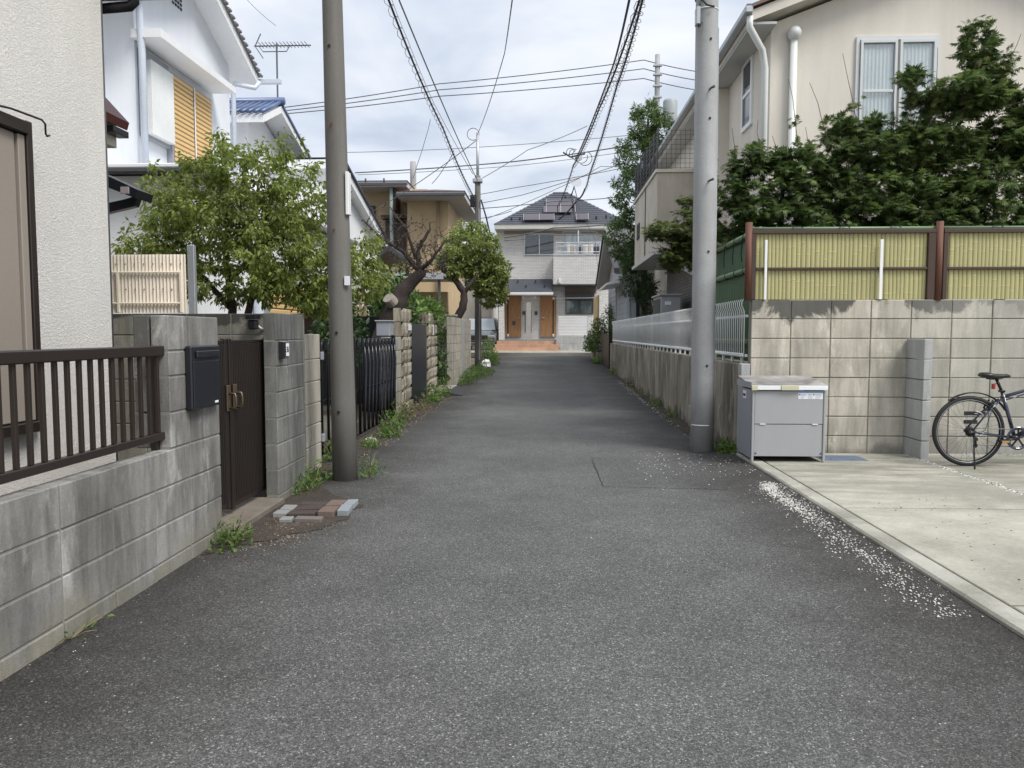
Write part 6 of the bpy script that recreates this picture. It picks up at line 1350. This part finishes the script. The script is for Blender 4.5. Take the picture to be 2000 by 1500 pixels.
# weeds
WD = [((-1.98, 4.72), 60, .05, .16, 0, 'small weed clump at the end of the low block wall'), ((-1.93, 4.62), 45, .045, .10, 0, 'tiny weed in front of the low wall end'), ((-1.99, 6.25), 80, .05, .16, 0, 'weed at the foot of the nameplate pier'), ((-2.02, 6.62), 70, .05, .20, 0, 'taller weed where the dark pier meets the beige wall'),
      ((-1.62, 6.95), 90, .05, .20, 0, 'weed growing at the right foot of the near pole'), ((-2.18, 7.75), 60, .05, .22, 0, 'weed at the start of the folding gate'), ((-2.02, 8.75), 110, .05, .14, 0, 'weed mat before the folding gate'), ((-1.98, 9.65), 160, .055, .34, 0, 'tall nettle clump against the folding gate'), ((-2.05, 10.6), 160, .055, .42, 0, 'largest weed clump beside the folding gate end'),
      ((-2.12, 11.7), 120, .05, .28, 1, 'dry weeds under the smooth pier blocks'), ((-2.10, 13.0), 160, .05, .30, 1, 'straw-coloured weeds under the stone pier'), ((-2.12, 14.4), 200, .06, .40, 0, 'weeds at the foot of the navy panel'), ((-2.05, 15.6), 200, .06, .40, 0, 'green weeds before the second stone pier'),
      ((1.985, 8.42), 190, .05, .16, 0, 'low ivy clump between the pale pole and the bin'), ((1.97, 12.0), 60, .05, .16, 0, 'weed tuft at the right wall foot, nearest'), ((1.95, 13.7), 70, .05, .22, 0, 'weed tuft at the right wall foot, second'), ((1.95, 15.6), 90, .05, .18, 1, 'dry weed tuft along the right wall'), ((1.97, 18.0), 80, .05, .25, 1, 'dry weeds midway along the right wall'), ((1.97, 22.4), 140, .06, .42, 0, 'tall weeds near the far end of the right wall'), ((1.85, 28.0), 200, .06, .35, 0, 'grass tuft before the planter wall'), ((-2.9, 5.6), 40, .05, .2, 0, 'weed behind the railing'), ((-2.045, 3.16), 8, .03, .05, 0, 'seedling in the road joint of the low wall')]
for i, ((x, y), n, ls, h, dry, lb) in enumerate(WD):
    g = G(y); t = thing('weed', (x, y, g), lb, 'weed'); sb = MB(); rng = random.Random(i)
    for k in range(9): a = rng.uniform(0, 6.28); sb.tube([(x, y, g), (x + .06 * cos(a), y + .08 * sin(a), g + h * .6), (x + .11 * cos(a), y + .16 * sin(a), g + h * rng.uniform(.6, 1))], .0025, 3)
    sb.build('stems', m_weeddry, t)
    stuff_leaves('leaves', [(x, y, g, .09 + h * .22, .12 + h * .5, h, 2), (x, y, g, .12, .3, h * .4, 1)], int(n * 1.6), ls, T_OV if i % 2 else T_NAR, m_weeddry if dry else m_weed, seed=80 + i, parent=t, kind=None, up=.5)

# ------------------------------------------------------------------ loose stones and litter
def pebbles(name, fn, n, s0, s1, mat, label, seed, z=0):
    rng = np.random.default_rng(seed); V = np.array([(1, 0, 0), (-.9, .1, .05), (0, 1, 0), (.1, -1, 0), (0, 0, .7), (0, 0, -.3)]); F = [(0, 2, 4), (2, 1, 4), (1, 3, 4), (3, 0, 4), (2, 0, 5), (1, 2, 5), (3, 1, 5), (0, 3, 5)]
    P, D, N_, S_ = [], [], [], []
    for i in range(n):
        x, y = fn(rng); P.append((x, y, G(y) + z + s0 * .25 + (max(0, min(x, 2.02) - 1.5) / .53 * .035 if y < 8.3 and z == 0 else 0))); a = rng.uniform(0, 6.28); D.append((cos(a), sin(a), rng.uniform(-.2, .2))); N_.append((rng.normal(0, .2), rng.normal(0, .2), 1)); S_.append(rng.uniform(s0, s1) * (1 if rng.uniform() > .1 else 1.5))
    return tag(leaves(name, (V, F), P, D, N_, S_, mat), label, 'gravel', kind='stuff')
LINE = [(7.0, 1.93), (6.62, 1.92), (6.3, 1.88), (5.7, 1.89), (5.0, 1.87), (4.4, 1.87), (3.9, 1.86), (3.4, 1.88)]
def gx(y):
    for (a, xa), (b, xb) in zip(LINE, LINE[1:]):
        if b <= y <= a: return xa + (xb - xa) * (a - y) / (a - b)
    return 1.95
def spill(rng):
    y = 6.6 - 3.1 * rng.uniform() ** 1.4; return min(2.008, gx(y) + rng.normal(0, .055 if rng.uniform() < .8 else .14)), y
pebbles('gravel_spill', spill, 1500, .003, .0085, m_pebble, 'white crushed gravel spilled along the foot of the kerb', 1)
pebbles('gravel_spill_dense', lambda r: (lambda y: (min(2.0, gx(y) - .02 + r.normal(0, .035)), y))(6.5 + r.normal(0, .10) if r.uniform() < .4 else 5.85 + r.normal(0, .28)), 750, .004, .009, m_pebble, 'dense white gravel heap against the kerb', 2)
pebbles('scattered_stones', lambda r: (r.uniform(.9, 2.0), r.normal(7.6, .45)), 190, .004, .010, m_pebble, 'white stones scattered on asphalt before the pale pole', 3)
pebbles('wall_stones', lambda r: (1.93 + r.normal(0, .06), r.uniform(9, 20)), 700, .004, .014, m_pebble, 'pale stones and litter along the right wall foot', 4)
pebbles('joint_pebbles', lambda r: (3.755 + r.normal(0, .025), r.uniform(4.5, 8.15)), 1500, .005, .011, m_pebble, 'white pebbles filling the joint of the parking pad', 5, .05)
pebbles('wall_gravel', lambda r: (r.uniform(3.9, 6), YW - abs(r.normal(0, .09)) - .01), 1500, .006, .013, M('grey_gravel', (.30, .30, .29), .8, island=.5), 'grey gravel along the foot of the beige wall', 6, .05)
pebbles('road_stones', lambda r: (r.uniform(-2, 2), r.uniform(1.6, 9) ** 1.0), 150, .0015, .0045, m_pebble, 'tiny white stones scattered over the near asphalt', 7)
pebbles('soil_crumbs', lambda r: (r.normal(-1.75, .15), r.normal(5.2, .32)), 1600, .003, .008, m_peb2, 'brown dirt crumbs and leaf bits round the loose pavers', 8)
pebbles('verge_litter', lambda r: (-1.98 + r.normal(0, .08), r.uniform(6.8, 16)), 900, .004, .012, m_peb2, 'dry leaf litter along the left verge', 9)
pebbles('pad_grit', lambda r: (r.uniform(2.3, 3.7), r.uniform(3.5, 6.0)), 130, .003, .008, M('grit', (.3, .28, .24), .9, island=.5), 'scattered grit on the concrete pad', 10, .056)
bgp = thing('crumpled_bag', (-1.95, 24.8, G(25)), 'crumpled white plastic bag at the foot of the mid-distance pole', 'litter'); rng = random.Random(3); vs = []
for i in range(7):
    for j in range(10):
        th = pi * i / 6; r = .15 * rng.uniform(.7, 1.2); vs.append((-1.92 + r * sin(th) * cos(2 * pi * j / 10), 24.8 + r * sin(th) * sin(2 * pi * j / 10), G(25) + .16 + r * cos(th)))
MB().add(vs, [(i * 10 + j, i * 10 + (j + 1) % 10, (i + 1) * 10 + (j + 1) % 10, (i + 1) * 10 + j) for i in range(6) for j in range(10)]).build('bag', m_wplas, bgp)
ho = thing('white_hose_end', (-2.25, 4.2, .68), 'white hose nozzle lying behind the wall under the railing', 'hose')
MB().tube([(-2.30, 3.75, .70), (-2.28, 3.9, .71), (-2.26, 4.0, .725), (-2.22, 4.06, .735), (-2.2, 4.1, .71)], [.018, .018, .014, .010, .012], 8).build('nozzle', m_wplas, ho, smooth=True)
sb = thing('stone_lump', (-2.1, 9.05, 0), 'small grey concrete lump under the folding gate by the near pole', 'stone'); B('lump', -2.16, -2.02, 8.92, 9.12, -.01, .07, m_kerb, sb, .03)
